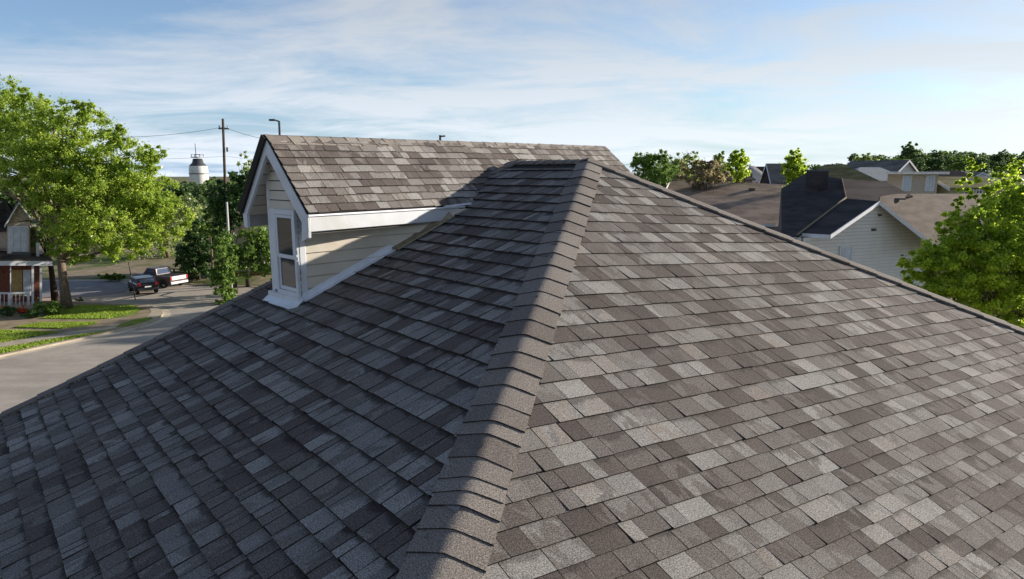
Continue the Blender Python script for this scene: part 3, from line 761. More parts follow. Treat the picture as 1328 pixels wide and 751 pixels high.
for i in range(len(KL)-1):
    p, q, pi_, qi_ = KL[i], KL[i+1], Kin[i], Kin[i+1]
    kb.hexa([p-UP*.02, q-UP*.02, qi_-UP*.02, pi_-UP*.02, p+UP*ZK, q+UP*ZK, qi_+UP*(ZK+.004), pi_+UP*(ZK+.004)])
    ga.poly([KL[i]+UP*.008, KL[i+1]+UP*.008, Kou[i+1]+UP*.008, Kou[i]+UP*.008])
tag(kb.build('kerb', M_CONC), kind='structure'); tag(ga.build('gutter_pan', M_GUT), kind='structure')
# corner ramp of paler concrete
sheet('corner_ramp', G([(186, 416), (196, 404), (192, 398), (204, 400), (209, 405), (205, 411)], ZK), M_CONC, ZK+.006)
sheet('footpath', G([(-120, 470), (0, 450.5), (60, 440), (110, 433), (150, 425), (160, 419), (120, 426), (78, 432), (40, 437.5), (0, 445), (-120, 461)], ZK), M_CONC, ZK+.0)
for pts in ([(-120, 480), (-120, 470), (0, 452), (60, 441.5), (110, 433.5), (135, 429), (139, 430.5), (110, 436), (60, 446), (0, 459), (-60, 472)],
            [(150, 424), (160, 418), (185, 412), (197, 411), (198, 413.5), (185, 418.5), (160, 424.5)],
            [(-120, 459), (-120, 432), (0, 428), (40, 428.5), (78, 431), (40, 437), (0, 444.5)],
            [(18, 425), (50, 419), (90, 417), (128, 418), (120, 422.5), (80, 426.5)],
            [(55, 413.5), (80, 404), (88, 397), (110, 394.5), (172, 396.5), (184, 401), (176, 409), (140, 413.5), (100, 414.5)]):
    sm_ = smooth_line(G(pts, ZK)+[G(pts, ZK)[0]], 2)[:-1]
    sheet('lawn', sm_, M_GRASS, ZK+.008)
def blades(polys, nper):
    vs = []; fs = []; tn = []
    for pts in polys:
        P_ = np.array([p[:2] for p in G(pts, ZK)]); lo, hi_ = P_.min(0), P_.max(0)
        c = 0
        while c < nper:
            p = lo+(hi_-lo)*rng.random(2); ins = False
            for i in range(len(P_)):
                x1, y1 = P_[i]; x2, y2 = P_[i-1]
                if (y1 > p[1]) != (y2 > p[1]) and p[0] < (x2-x1)*(p[1]-y1)/(y2-y1)+x1: ins = not ins
            c += 1
            if not ins: continue
            a_ = rng.random()*6.28; r_ = .05+.05*rng.random(); h_ = .05+.07*rng.random(); o0 = len(vs); t_ = rng.random()
            vs += [V(p[0]-r_*cos(a_), p[1]-r_*sin(a_), ZK), V(p[0]+r_*cos(a_), p[1]+r_*sin(a_), ZK), V(p[0]+.06*rng.normal(), p[1]+.06*rng.normal(), ZK+h_)]; fs.append([o0, o0+1, o0+2]); tn += [t_]*3
    o = mesh('grass', vs, fs, M_LBIG, attrs={'tone': tn}); tag(o, kind='stuff')
blades([[(-60, 474), (-60, 462), (0, 452), (60, 441.5), (110, 433.5), (139, 430), (60, 446), (0, 459)], [(-60, 452), (-60, 430), (0, 428), (78, 431), (0, 444.5)], [(18, 425), (50, 419), (128, 418), (80, 426.5)], [(55, 413.5), (88, 397), (172, 396.5), (184, 401), (140, 413.5)]], 9000)
sheet('far_kerb', G([(215, 366.5), (250, 369.5), (330, 372.5), (420, 376.5), (420, 375.2), (330, 371), (250, 368), (215, 365.4)], .02), M_DIRT, .05)

# ================================================================== trees
def leafcloud(C_, R_, nper, size, rg, flat=.8, up=.35, tone0=None):
    """leaf quads round clump centres C_ (n,3) radii R_ (n,)"""
    n_ = len(C_); idx = np.repeat(np.arange(n_), nper)
    d = rg.normal(size=(len(idx), 3)); d /= np.linalg.norm(d, axis=1)[:, None]
    r = np.minimum(np.abs(rg.normal(size=len(idx)))*.62, 1.9); d2 = d.copy(); d2[:, 2] *= flat
    p = C_[idx]+d2*(R_[idx]*r)[:, None]*(1+.25*rg.normal(size=len(idx)))[:, None]
    nn = d*.5+rg.normal(size=d.shape)*.55+np.array([0, 0, up]); nn /= np.linalg.norm(nn, axis=1)[:, None]
    t = np.cross(nn, rg.normal(size=d.shape)); t /= np.linalg.norm(t, axis=1)[:, None]; u = np.cross(nn, t)
    s_ = size*(.6+.8*rg.random(len(idx)))[:, None]
    vs = np.stack([p-t*s_*.55, p+u*s_*.32+nn*s_*.08, p+t*s_*.6, p-u*s_*.32+nn*s_*.08], 1).reshape(-1, 3)
    ct = rg.random(n_) if tone0 is None else tone0
    tn = np.clip(ct[idx]*.55+rg.random(len(idx))*.45, 0, 1)
    return vs, np.repeat(tn, 4)
def quads(name, vs, tn, mat, parent):
    me = bpy.data.meshes.new(name); nq = len(vs)//4; vs = vs-origin(parent)
    me.vertices.add(len(vs)); me.vertices.foreach_set('co', vs.astype(np.float32).ravel())
    me.loops.add(nq*4); me.loops.foreach_set('vertex_index', np.arange(nq*4, dtype=np.int32)); me.polygons.add(nq)
    me.polygons.foreach_set('loop_start', np.arange(0, nq*4, 4, dtype=np.int32)); me.polygons.foreach_set('loop_total', np.full(nq, 4, np.int32))
    at = me.attributes.new('tone', 'FLOAT', 'POINT'); at.data.foreach_set('value', tn.astype(np.float32)); me.materials.append(mat); me.update(calc_edges=True)
    o = bpy.data.objects.new(name, me); col.objects.link(o); o.parent = parent; return o
def sample_ellipsoids(ells, nc, rg, shell=.55):
    vol = np.array([e_[1][0]*e_[1][1]*e_[1][2] for e_ in ells])**.5; pr = vol/vol.sum(); C_ = []; R_ = []
    for i in rg.choice(len(ells), nc, p=pr):
        c, r = ells[i]; d = rg.normal(size=3); d /= np.linalg.norm(d); q = (shell+(1-shell)*rg.random()) if rg.random() < .8 else rg.random()*shell
        C_.append(np.array(c)+d*np.array(r)*q); R_.append(min(r)*rg.uniform(.14, .30))
    return np.array(C_), np.array(R_)
def tree(name, label, cat, base, th, tr, ells, nc, nper, leaf, mat, bark, group=None, seed=1, limbs=14, blossom=0, rmul=1., forks=1):
    rg = np.random.default_rng(seed); t = empty(name, base, label, cat, group)
    base = np.array(base, float); C_, R_ = sample_ellipsoids(ells, nc, rg); R_ *= rmul
    cen = np.mean([e_[0] for e_ in ells], axis=0); topz = max(e_[0][2]+e_[1][2]*.6 for e_ in ells)
    tb = MB(); lean = (cen-base)*np.array([1, 1, 0])*.35
    tpt = lambda f: base+np.array([0, 0, 1])*f*(topz-base[2])+lean*f*f+np.array([sin(f*5+seed), cos(f*4+seed), 0])*tr*.5*f
    fs_ = np.linspace(0, .82, 7); tb.tube([tpt(f)-(UP*.1 if f == 0 else 0) for f in fs_], [tr*(1.25 if i == 0 else 1-.85*f/.82*.9) for i, f in enumerate(fs_)], 8)
    tb.build('trunk', bark, t, True)
    lb_ = MB(); far_ = rg.choice(len(C_), min(limbs, len(C_)), replace=False)
    for i in far_:
        f = rg.uniform(th, .7); s_ = tpt(f); e_ = C_[i]; m1 = s_*.62+e_*.38+UP*np.linalg.norm(e_-s_)*.02+rg.normal(size=3)*.05*np.linalg.norm(e_-s_); m2 = s_*.25+e_*.75+rg.normal(size=3)*.05*np.linalg.norm(e_-s_)
        r0 = tr*(.42-.25*f); lb_.tube([s_, m1, m2, e_], [r0, r0*.6, r0*.35, r0*.12], 5)
        for _ in range(2):
            j = rg.integers(len(C_)); 
            if np.linalg.norm(C_[j]-m2) < np.linalg.norm(e_-s_)*.6: lb_.tube([m2, (m2+C_[j])/2+rg.normal(size=3)*.1, C_[j]], [r0*.3, r0*.2, r0*.06], 4)
    lb_.build('limb', bark, t, True)
    vs, tn = leafcloud(C_, R_, nper, leaf, rg); quads('crown', vs, tn, mat, t)
    if blossom:
        k = rg.choice(len(vs)//4, blossom, replace=False); p = vs.reshape(-1, 4, 3)[k]; c = p.mean(1, keepdims=True); p = c+(p-c)*1.3+rg.normal(size=(len(k), 1, 3))*.1
        quads('blossom', p.reshape(-1, 3), np.zeros(len(k)*4), M_BLOS, t)
    return t
def ell(x, y, rx, ry, d, rd=None):   # ellipsoid seen at pixel x,y with pixel radii, at depth d
    c = at_d(x, y, d); k = d/FPX
    return (c, (rx*k, (rd if rd else (rx+ry)/2*k), ry*k))
bz = lambda x, y, d, z=0: V(*at_d(x, y, d)[:2], z)
# large left tree
D1 = 50.
bt = at_z(87, 401, .1)
big = [ell(20, 165, 55, 55, 52), ell(-55, 185, 60, 70, 52), ell(85, 190, 60, 62, 50), ell(150, 220, 52, 50, 51), ell(62, 222, 72, 48, 50), ell(120, 270, 62, 58, 49), ell(190, 245, 42, 44, 51), ell(215, 285, 36, 34, 52), ell(110, 320, 48, 26, 48), ell(170, 310, 42, 30, 50), ell(92, 300, 26, 36, 52), ell(28, 125, 16, 20, 52), ell(62, 138, 14, 20, 51), ell(110, 148, 16, 22, 50), ell(150, 180, 16, 18, 51), ell(198, 208, 16, 22, 51), ell(-20, 140, 22, 24, 52)]
tree('street_tree', 'largest tree on the left, broad bright spring-green crown over the house and lawn', 'tree', bt, .2, .36, big, 1250, 190, .165, M_LBIG, M_BARK, seed=3, limbs=46, blossom=110, rmul=.74)
tree('street_tree', 'slimmer dark trunk close behind the largest left tree beside the porch', 'tree', at_z(72, 391, .1), .25, .26, [ell(66, 300, 24, 40, 53), ell(50, 240, 45, 30, 55)], 110, 90, .22, M_LMID, M_BARKD, seed=4)
# right foreground tree
rt_ = [ell(1300, 265, 24, 58, 15.6), ell(1257, 252, 12, 42, 15.4), ell(1335, 275, 50, 58, 16), ell(1268, 305, 52, 46, 15), ell(1300, 335, 70, 60, 15), ell(1238, 345, 58, 44, 14.6), ell(1205, 338, 26, 26, 14.6), ell(1330, 330, 70, 80, 15.5), ell(1380, 330, 60, 100, 16), ell(1270, 400, 90, 50, 14.6), ell(1215, 385, 48, 34, 14.4), ell(1360, 420, 90, 60, 15), ell(1302, 218, 9, 18, 15.6), ell(1258, 218, 6, 15, 15.4), ell(1178, 345, 14, 14, 14.5), ell(1228, 290, 14, 20, 14.8)]
tree('garden_tree', 'nearest tree at the right, glossy bright green leaves rising beyond the roof edge', 'tree', bz(1320, 600, 15.2, 0), .3, .17, rt_, 1400, 185, .063, M_LRIGHT, M_BARK, seed=9, limbs=60, blossom=0, rmul=.72)
# middle distance left
tree('bushy_tree', 'very dark evergreen mass between the pickup truck and the beige building', 'tree', bz(258, 368, 66), .2, .2, [ell(250, 330, 20, 34, 66), ell(272, 335, 18, 34, 65), ell(262, 300, 22, 18, 67), ell(240, 345, 10, 22, 66)], 220, 120, .22, M_LDARK, M_BARKD, seed=12)
tree('bare_trunk_tree', 'thin tree with a pale bare lower trunk in front of the dark evergreens', 'tree', at_z(277, 366, 0), .5, .16, [ell(276, 290, 16, 20, 62), ell(284, 270, 12, 14, 62)], 50, 80, .28, M_LMID, M_BARK, seed=13)
tree('roadside_tree', 'bright green spreading tree beside the beige building, right behind the dormer window', 'tree', at_z(322, 372, 0), .15, .22, [ell(335, 318, 26, 34, 57), ell(352, 330, 24, 38, 58), ell(312, 338, 18, 24, 57), ell(372, 322, 22, 40, 59), ell(300, 330, 10, 14, 56), ell(293, 325, 15, 26, 54), ell(290, 350, 14, 16, 54)], 300, 120, .20, M_LMID, M_BARKD, seed=14)
tree('dense_bush', 'dense dark green bush at the foot of the short pale pole', 'bush', at_z(295, 392, 0), .1, .1, [ell(294, 335, 13, 36, 53.5), ell(290, 362, 14, 20, 53.5), ell(293, 385, 15, 16, 53.5)], 160, 90, .18, M_LMID, M_BARKD, seed=19)
tree('tall_tree', 'tall dark green tree behind the beige building, under the utility wires', 'tree', bz(305, 372, 58), .2, .2, [ell(303, 245, 20, 26, 58), ell(322, 250, 20, 30, 58), ell(288, 268, 16, 20, 58), ell(306, 280, 28, 18, 58), ell(290, 310, 14, 30, 59)], 240, 100, .25, M_LDARK, M_BARKD, seed=15)
tree('pale_tree', 'feathery yellow-green treetop showing just left of the dormer gable', 'tree', bz(322, 372, 90), .3, .25, [ell(318, 215, 10, 18, 90), ell(328, 240, 12, 26, 90)], 60, 45, .26, M_LPALE, M_BARKD, seed=16)
tree('pale_tree', 'pale blossoming tree below the white water tower', 'tree', bz(220, 360, 84), .2, .25, [ell(225, 300, 34, 36, 84), ell(250, 275, 20, 24, 86), ell(195, 310, 30, 30, 84), ell(215, 270, 20, 20, 85)], 150, 60, .26, M_LPALE, M_BARK, seed=17, blossom=420)
tree('pale_tree', 'pale green tree behind the largest left tree, left of the parked pickup', 'tree', bz(150, 357, 92), .2, .25, [ell(150, 305, 34, 30, 92), ell(110, 310, 34, 26, 93)], 110, 60, .38, M_LPALE, M_BARK, seed=18)
for i, (x, yt, hw, d, lab) in enumerate(((20, 300, 60, 110, 'background tree in the gap behind the left house'), (95, 290, 50, 120, 'background tree behind the trunk of the largest tree'), (180, 268, 40, 125, 'background tree between the big crown and the water tower'), (245, 250, 30, 130, 'background tree directly under the water tower tank'), (350, 268, 46, 105, 'background tree hidden mostly by the dormer'), (-60, 280, 60, 110, 'background tree at the far left edge'))):
    k = d/FPX; tree('background_tree', lab, 'tree', bz(x, 350, d), .2, .3, [ell(x, (yt+345)/2, hw, (345-yt)/2, d), ell(x-hw*.5, yt+30, hw*.5, 26, d), ell(x+hw*.4, yt+24, hw*.5, 24, d)], 90, 60, .5, M_LHILL if i % 2 else M_LMID, M_BARKD, 'background trees beyond the side street', seed=30+i)
# right middle distance, individually placed
for (nm_, lab, x, yt, yb, hw, d, mt, den, sd_) in (
    ('round_tree', 'round yellow-green tree just right of the roof apex', 848, 194, 246, 34, 62, M_LMID, 110, 41),
    ('round_tree', 'loose olive tree crown right of the round yellow-green tree', 890, 196, 246, 34, 66, M_LPALE, 80, 42),
    ('russet_tree', 'reddish brown tree crown above the left end of the brown roof', 914, 205, 244, 36, 60, M_LRED, 90, 43),
    ('slender_tree', 'small bright tree left of the two white houses, with a gap in its top', 933, 195, 234, 12, 70, M_LPALE, 40, 44),
    ('slender_tree', 'upright bright green tree rising beside the small pale blue house', 957, 191, 240, 15, 62, M_LRIGHT, 80, 45),
    ('slender_tree', 'pointed bright green tree rising behind the shade-darkened roof', 1031, 191, 246, 15, 58, M_LRIGHT, 100, 46),
    ('lone_tall_tree', 'tallest treetop on the ridge line, open crown above the white-roofed house', 1180, 183, 226, 13, 165, M_LHILL, 60, 47),
    ('thin_tree', 'wispy low treetop above the grey gabled house', 1122, 198, 226, 14, 150, M_LPALE, 40, 48)):
    k = d/FPX; p = bz(x, 300, d); p[2] = terr(p[0], p[1]); ym = (yt+yb)/2
    tree(nm_, lab, 'tree', p, .3, .16, [ell(x, ym+2, hw, (yb-yt)*.42, d), ell(x-hw*.35, yt+(yb-yt)*.3, hw*.5, (yb-yt)*.24, d), ell(x+hw*.2, yt+(yb-yt)*.2, hw*.35, (yb-yt)*.2, d)], int(den*1.6), 90, 2.2*k, mt, M_BARKD, seed=sd_, limbs=16)
# ridge line of trees: a few prototypes, then copies of thing and parts
protos = []
for i in range(5):
    d = 170; p = V(40+i*9, d, 0)
    mt = (M_LHILL, M_LMID, M_LHILL, M_LDARK, M_LHILL)[i]
    rg_ = np.random.default_rng(60+i); es = [(p+V(rg_.uniform(-2, 2), rg_.uniform(-2, 2), q_+rg_.uniform(-.6, .6)), (rg_.uniform(2., 3.2), 2.6, rg_.uniform(1.6, 2.4))) for q_ in (2., 2.6, 4.2, 5.4, 6.2)]
    protos.append(tree('hill_tree', 'x', 'tree', p, .2, .22, es, 150, 70, .42, mt, M_BARKD, 'trees along the ridge line at the right', seed=70+i, limbs=8))
spots = []; RIDGE = []
rg_ = np.random.default_rng(5)
for x in np.arange(1048, 1345, 5.5):
    spots.append((x+rg_.uniform(-4, 4), rg_.uniform(165, 215), rg_.uniform(-3, 4)))
for x in np.arange(1060, 1345, 15): spots.append((x+rg_.uniform(-6, 6), rg_.uniform(140, 165), rg_.uniform(2, 9)))
for x in (1345, 1370, 1395, 1330): spots.append((x, 170, -4))
for x in np.arange(812, 1050, 15): spots.append((x+rg_.uniform(-6, 6), rg_.uniform(150, 190), rg_.uniform(4, 8)))
NRS = len(spots)
for x in np.arange(-90, 372, 8): spots.append((x+rg_.uniform(-5, 5), rg_.uniform(150, 235), rg_.uniform(-4, 6)))
def ytop(x): return 235 if x < 400 else 215 if x < 1050 else (211 if x < 1100 else (203-(x-1100)*.03 if x < 1165 else (196 if x < 1225 else 198)))
for i, (x, d, dy) in enumerate(spots):
    pr = protos[i % 5]; p = at_d(x, 300, d); zt_ = at_d(x, ytop(x)+dy, d)[2]; z0_ = terr(p[0], p[1]); hgt = max(3.5, zt_-z0_); sc = hgt/8.6
    if i < 5: o = pr; 
    else:
        o = pr.copy(); col.objects.link(o)
        for ch in pr.children:
            c = ch.copy(); col.objects.link(c); c.parent = o
    o.location = (p[0], p[1], zt_-8.2*sc if hgt > 3.5 else z0_); o.location.z = min(o.location.z, z0_+.3) if hgt > 3.5 else z0_-1
    o.scale = (sc*rg_.uniform(.95, 1.35),)*2+(sc,); o.rotation_euler = (0, 0, rg_.uniform(0, 6.28))
    side_ = 'above the brown roofs' if x < 1050 else ('left of the tallest treetop' if x < 1165 else 'right of the tallest treetop')
    o['group'] = 'trees along the wooded ridge line'; RIDGE.append((x, o))
    if x < 400: o['group'] = 'distant tree line on the left'

ORD = ['nearest', 'second', 'third', 'fourth', 'fifth', 'sixth', 'seventh', 'eighth', 'ninth', 'tenth', 'eleventh', 'twelfth', 'thirteenth', 'fourteenth', 'fifteenth', 'sixteenth', 'seventeenth', 'eighteenth', 'nineteenth', 'twentieth']
ORD += ['twenty-'+o_ for o_ in ['first']+ORD[1:9]]+['thirtieth']+['thirty-'+o_ for o_ in ['first']+ORD[1:9]]+['fortieth']+['forty-'+o_ for o_ in ['first']+ORD[1:9]]
ORD += ['fiftieth']+['fifty-'+o_ for o_ in ['first']+ORD[1:9]]+['sixtieth']+['sixty-'+o_ for o_ in ['first']+ORD[1:9]]+['seventieth']+['seventy-'+o_ for o_ in ['first']+ORD[1:9]]
for lab_, rf, sel in (('ridge tree left of the tallest treetop, counted leftward', 1180, lambda x: 1050 <= x < 1180), ('ridge tree right of the tallest treetop, counted rightward', 1180, lambda x: x >= 1180), ('distant tree above the long brown roof, counted leftward from the shade-darkened roof', 1050, lambda x: 400 < x < 1050), ('tree of the distant left tree line, counted leftward from behind the dormer', 372, lambda x: x < 400)):
    for k_, (x, o) in enumerate(sorted([q for q in RIDGE if sel(q[0])], key=lambda q: abs(q[0]-rf))): o['label'] = ORD[k_]+' '+lab_
# ================================================================== shrubs
def shrub(label, x, y, rx, ry, d, mat, seed, nc=40, nper=60, leaf=.12, z=ZK, name='shrub'):
    p = bz(x, y, d, z); rg = np.random.default_rng(seed); k = d/FPX; t = empty(name, p, label, 'shrub')
    c = p+UP*ry*k*.9; C_, R_ = sample_ellipsoids([(c, (rx*k, rx*k*.8, ry*k)), (c+V(rx*k*.4, 0, -ry*k*.3), (rx*k*.7, rx*k*.7, ry*k*.7))], nc, rg, .4); R_ *= 1.3
    vs, tn = leafcloud(C_, R_, nper, leaf, rg); vs[:, 2] = np.maximum(vs[:, 2], p[2]+.02); quads('foliage', vs, tn, mat, t)
    sb_ = MB(); [sb_.tube([p, (p+C_[i])/2, C_[i]], [.03, .02, .01], 4) for i in range(0, len(C_), 5)]; sb_.build('stem', M_BARKD, t)
dS = at_z(62, 408, ZK)[1]
shrub('large rounded bright green shrub at the corner of the left porch', 64, 408, 17, 11, dS, M_LMID, 81, 70, 80)
shrub('low dark green shrub in front of the porch rail', 40, 410, 12, 7, dS-1, M_LDARK, 82)
shrub('small dark shrub left of the orange flowers', 10, 410, 10, 8, dS-.5, M_LDARK, 83)
shrub('low planting of orange-red flowers beside the porch steps', 27, 404, 8, 6, dS+.4, M_FLOWER, 84, 26, 50, .1, name='flowering_shrub')
shrub('low clipped hedge beside the side street, left of the tree trunks', 102, 390, 7, 3, at_z(102, 391, .1)[1], M_LDARK, 85, 14, 40)
shrub('grassy green mound of shrubs across the side street', 146, 362, 18, 5, at_z(146, 363, .1)[1], M_LMID, 86, 40, 60, .25)
shrub('low green bushes at the foot of the beige building', 292, 372, 14, 5, at_z(292, 372, .1)[1]+2, M_LDARK, 87, 40, 60, .2)
shrub('dark russet bush against the grey gable wall', 1115, 352, 10, 16, 33, M_LDARK, 88, 60, 60, .12, z=4.3)
shrub('green creeper shoots rising along the grey gable wall', 1152, 358, 10, 12, 31, M_LMID, 89, 40, 50, .12, z=4.2)
shrub('loose green shrub between the grey wall and the near tree', 1176, 366, 12, 12, 29, M_LMID, 90, 40, 50, .12, z=4.)

# ================================================================== generic far house
def clapboards(P_, n_, mat, parent, step_=.17, z_lo=None, gp=.013):
    """overlapping boards over a planar polygon, wedge shaped; joined"""
    zs_ = [p[2] for p in P_]; zl_ = min(zs_) if z_lo is None else z_lo; zh_ = max(zs_); m = MB(); z = zl_
    def span(z):
        xs = []
        for i in range(len(P_)):
            p, q = P_[i], P_[(i+1) % len(P_)]
            if (p[2] > z) != (q[2] > z): xs.append(p+(q-p)*((z-p[2])/(q[2]-p[2])))
        if len(xs) < 2: return None
        u = np.cross(UP, n_); xs.sort(key=lambda v: v@u); return xs[0], xs[-1]
    while z < zh_-.05:
        s0, s1 = span(z+.004), span(min(z+step_-gp, zh_-.02))
        if s0 and s1:
            m.hexa([s0[0], s0[1], s0[1]+n_*.055, s0[0]+n_*.055, s1[0], s1[1], s1[1]+n_*.004, s1[0]+n_*.004])
        z += step_
    return tag(m.build('siding', mat, parent), kind='stuff')
def gable_house(label, x, yr, d, az, length, width, rise, eave_drop, wm, rm, group=None, windows=(), hip=False, name='far_house'):
    """ridge centre at pixel x,yr depth d; az direction of ridge"""
    c = at_d(x, yr, d); u = V(sin(az), cos(az), 0); v = V(cos(az), -sin(az), 0); z0_ = min(terr(*(c+s1*u*length/2+s2*v*width/2)[:2]) for s1 in (-1, 1) for s2 in (-1, 1))-.3
    t = empty(name, (c[0], c[1], z0_), label, 'house', group); ze = c[2]-rise; hl, hw = length/2, width/2; hi_ = hl-(hw if hip else 0)
    P_ = lambda a_, b_, z_: V(c[0], c[1], 0)+u*a_+v*b_+UP*z_
    m = MB(); k = .93
    for (a0, b0), (a1, b1) in (((-hl, -hw), (hl, -hw)), ((hl, -hw), (hl, hw)), ((hl, hw), (-hl, hw)), ((-hl, hw), (-hl, -hw))):
        m.poly([P_(a0*k, b0*k, z0_), P_(a1*k, b1*k, z0_), P_(a1*k, b1*k, ze), P_(a0*k, b0*k, ze)])
    m.build('wall', wm, t)
    if not hip:
        for s_ in (-1, 1): MB().poly([P_(s_*hl*k, -hw*k, ze), P_(s_*hl*k, hw*k, ze), P_(s_*hl*k, 0, c[2]-rise*(1-k))]).build('gable', wm, t)
    for s_ in (-1, 1):
        n_ = nrm(v*s_*rise+UP*hw)
        MB().prism([P_(-hl, s_*hw*1.06, ze-rise*.06), P_(hl, s_*hw*1.06, ze-rise*.06), P_(hi_, 0, c[2]), P_(-hi_, 0, c[2])], -n_*.12).build('roof_slope', rm, t)
        if hip: MB().poly([P_(s_*hl, -hw, ze), P_(s_*hl, hw, ze), P_(s_*hi_, 0, c[2]-.01)]).build('roof_hip_end', rm, t)
        else:
            for q in (-1, 1):
                e0, e1 = P_(s_*(hl+.02), q*hw*1.06, ze-rise*.06), P_(s_*(hl+.02), 0, c[2])
                MB().hexa([e0-UP*.28, e1-UP*.28, e1-UP*.28+u*s_*.06, e0-UP*.28+u*s_*.06, e0, e1, e1+u*s_*.06, e0+u*s_*.06]).build('rake_board', M_WHITE, t)
    for (face, off, z_, ww, wh) in windows:   # face: 'a+','a-','b+','b-'
        sg = 1 if face[1] == '+' else -1
        if face[0] == 'a': o_, w_, nn_ = P_(sg*hl*k, off, ze+z_), v, u*sg
        else: o_, w_, nn_ = P_(off, sg*hw*k, ze+z_), u, v*sg
        f_ = MB()
        for x0, x1, y0, y1 in ((-ww/2-.1, ww/2+.1, -wh/2-.1, -wh/2), (-ww/2-.1, ww/2+.1, wh/2, wh/2+.1), (-ww/2-.1, -ww/2, -wh/2, wh/2), (ww/2, ww/2+.1, -wh/2, wh/2), (-.04, .04, -wh/2, wh/2)):
            f_.hexa([o_+w_*xx+nn_*yy+UP*zz_ for zz_ in (y0, y1) for xx, yy in ((x0, 0.005), (x1, 0.005), (x1, .08), (x0, .08))])
        wn = f_.build('window', M_WHITE, t)
        MB().hexa([o_+w_*xx+nn_*yy+UP*zz_ for zz_ in (-wh/2, wh/2) for xx, yy in ((-ww/2, .002), (ww/2, .002), (ww/2, .03), (-ww/2, .03))]).build('pane', M_GLASS, wn)
    return t
R_ = radians
gable_house('pale blue two-storey house with a white gable beside the upright bright tree', 976, 215, 92, R_(25), 6, 4.2, 1.6, 2, M_BLUEW, M_RGREY, windows=(('a-', -.7, -1.2, .7, 1.1), ('a-', .7, -1.2, .7, 1.1), ('a-', 0, .3, .6, .6)))
gable_house('small white-ended house with a dark slate roof, right of the pale blue house', 991, 216, 96, R_(88), 3.6, 3.4, 1.9, 2, M_BLUEW, M_RDARK)
gable_house('dark-roofed house partly hidden by the pointed bright tree', 1016, 212, 84, R_(95), 4.2, 5, 2.4, 2, M_RDARK, M_RGREY)
gable_house('low dark brown roof showing between the trees above the brown roof', 925, 214, 88, R_(80), 9, 6, 1.8, 2, M_TANW, M_RBROWN, hip=True)
gable_house('olive-brown hipped roof house behind the shade-darkened roof, pale dormer below it', 1084, 213, 78, R_(95), 8, 6, 2.0, 2, M_TANW, M_ROLIVE, hip=True, windows=(('b+', 0, -.5, 1, .8), ('b-', 0, -.5, 1, .8)))
gable_house('grey-roofed house with a light grey gable on the hill, centre of the far houses', 1140, 208, 100, R_(150), 9, 8.5, 2.7, 3, M_GRW, M_RGREY, windows=(('a+', 0, -.6, 1.2, 1.1), ('b+', 0, -1.3, 1, 1)))
gable_house('wide low light-grey roof in front of the hill house', 1128, 217, 92, R_(85), 9, 6, 1.7, 2, M_GRW, M_GRW, hip=True)
gable_house('tiny blue-grey gabled house under the ridge trees at the right', 1269, 223, 125, R_(20), 5, 4.6, 1.5, 2, M_BLUEW, M_RGREY)
gable_house('dark brown roofed house between the white-roofed house and the olive house', 1225, 221, 105, R_(85), 12, 7, 2.2, 2, M_TANW, M_RDARK, hip=True)
gable_house('olive house with yellowish roof and white windows at the right', 1243, 229, 60, R_(82), 5.4, 4.2, .9, 2, M_OLW, M_ROLIVE, windows=(('b+', -.6, -.75, .8, .9), ('b+', .4, -.75, .5, .9)))
gable_house('brown hipped roof low behind the olive house', 1290, 240, 70, R_(85), 8, 7, 1.5, 2, M_TANW, M_RBROWN, hip=True)
# white flat-roofed upper storey with two windowed ends
c0 = at_d(1178, 226, 60); th_ = empty('flat_roofed_house', (c0[0], c0[1], terr(c0[0], c0[1])), 'tan upper storey under a bright white flat roof, two white-framed windows', 'house')
azf = R_(12); O_ = (c0[0], c0[1], 0); zt_ = c0[2]
fr_ = lambda m_, *a_: m_.bx(*a_, O=O_, az=-azf)
fr_(MB(), -.9, 1.9, -1.5, 2.5, -.5+terr(c0[0], c0[1]), zt_).build('wall', M_TANW, th_)
fr_(MB(), -2.6, 2.5, -2.2, 2.8, zt_, zt_+.22).build('roof_slab', M_RWHITE, th_)
for x0 in (-.95, .9):
    w_ = MB(); [fr_(w_, x0+q0, x0+q1, -1.58, -1.5, zt_+z0_, zt_+z1_) for q0, q1, z0_, z1_ in ((0, .12, -1.5, -.1), (.62, .74, -1.5, -.1), (.12, .62, -.22, -.1), (.12, .62, -1.5, -1.38), (.34, .4, -1.38, -.22))]
    wn = w_.build('window', M_WHITE, th_); fr_(MB(), x0+.12, x0+.62, -1.54, -1.51, zt_-1.38, zt_-.22).build('pane', M_GLASSB, wn)

# ================================================================== brown roof, shade-darkened roof and the grey gable
def plane3(p, q, r): n_ = np.cross(q-p, r-p); return upn(n_)
# brown roofed house at the left
r0, r1b = at_d(870, 233, 64), at_d(1034, 240, 60)
bh = empty('neighbour_house', (*((r0+r1b)/2)[:2], 0), 'long plain brown roof directly beyond the right hip, one small dark roof vent', 'house')
ur = nrm((r1b-r0)*V(1, 1, 0)); vr = V(ur[1], -ur[0], 0); 
if vr@V(0, -1, 0) < 0: vr = -vr
dn = nrm(vr*1-UP*.25); dn2 = nrm(-vr*1-UP*.42)
e0, e1_ = r0+dn*13-ur*2.5, r1b+dn*13-ur*1.5
MB().prism([r0, r1b, e1_, e0], -UP*.12).build('roof_slope', M_RBROWN_LIT, bh)
MB().prism([r0, r1b, r1b+dn2*7, r0+dn2*7], -UP*.12).build('roof_slope', M_RBROWN_LIT, bh)
wbm = MB(); pts_ = [e0-vr*.6+ur*.4, e1_-vr*.6-ur*.4, e1_-vr*18-ur*.4, e0-vr*18+ur*.4]
for i in range(4):
    p, q = pts_[i], pts_[(i+1) % 4]; zq = e0[2]-.05; wbm.poly([V(*p[:2], 0), V(*q[:2], 0), V(*q[:2], zq), V(*p[:2], zq)])
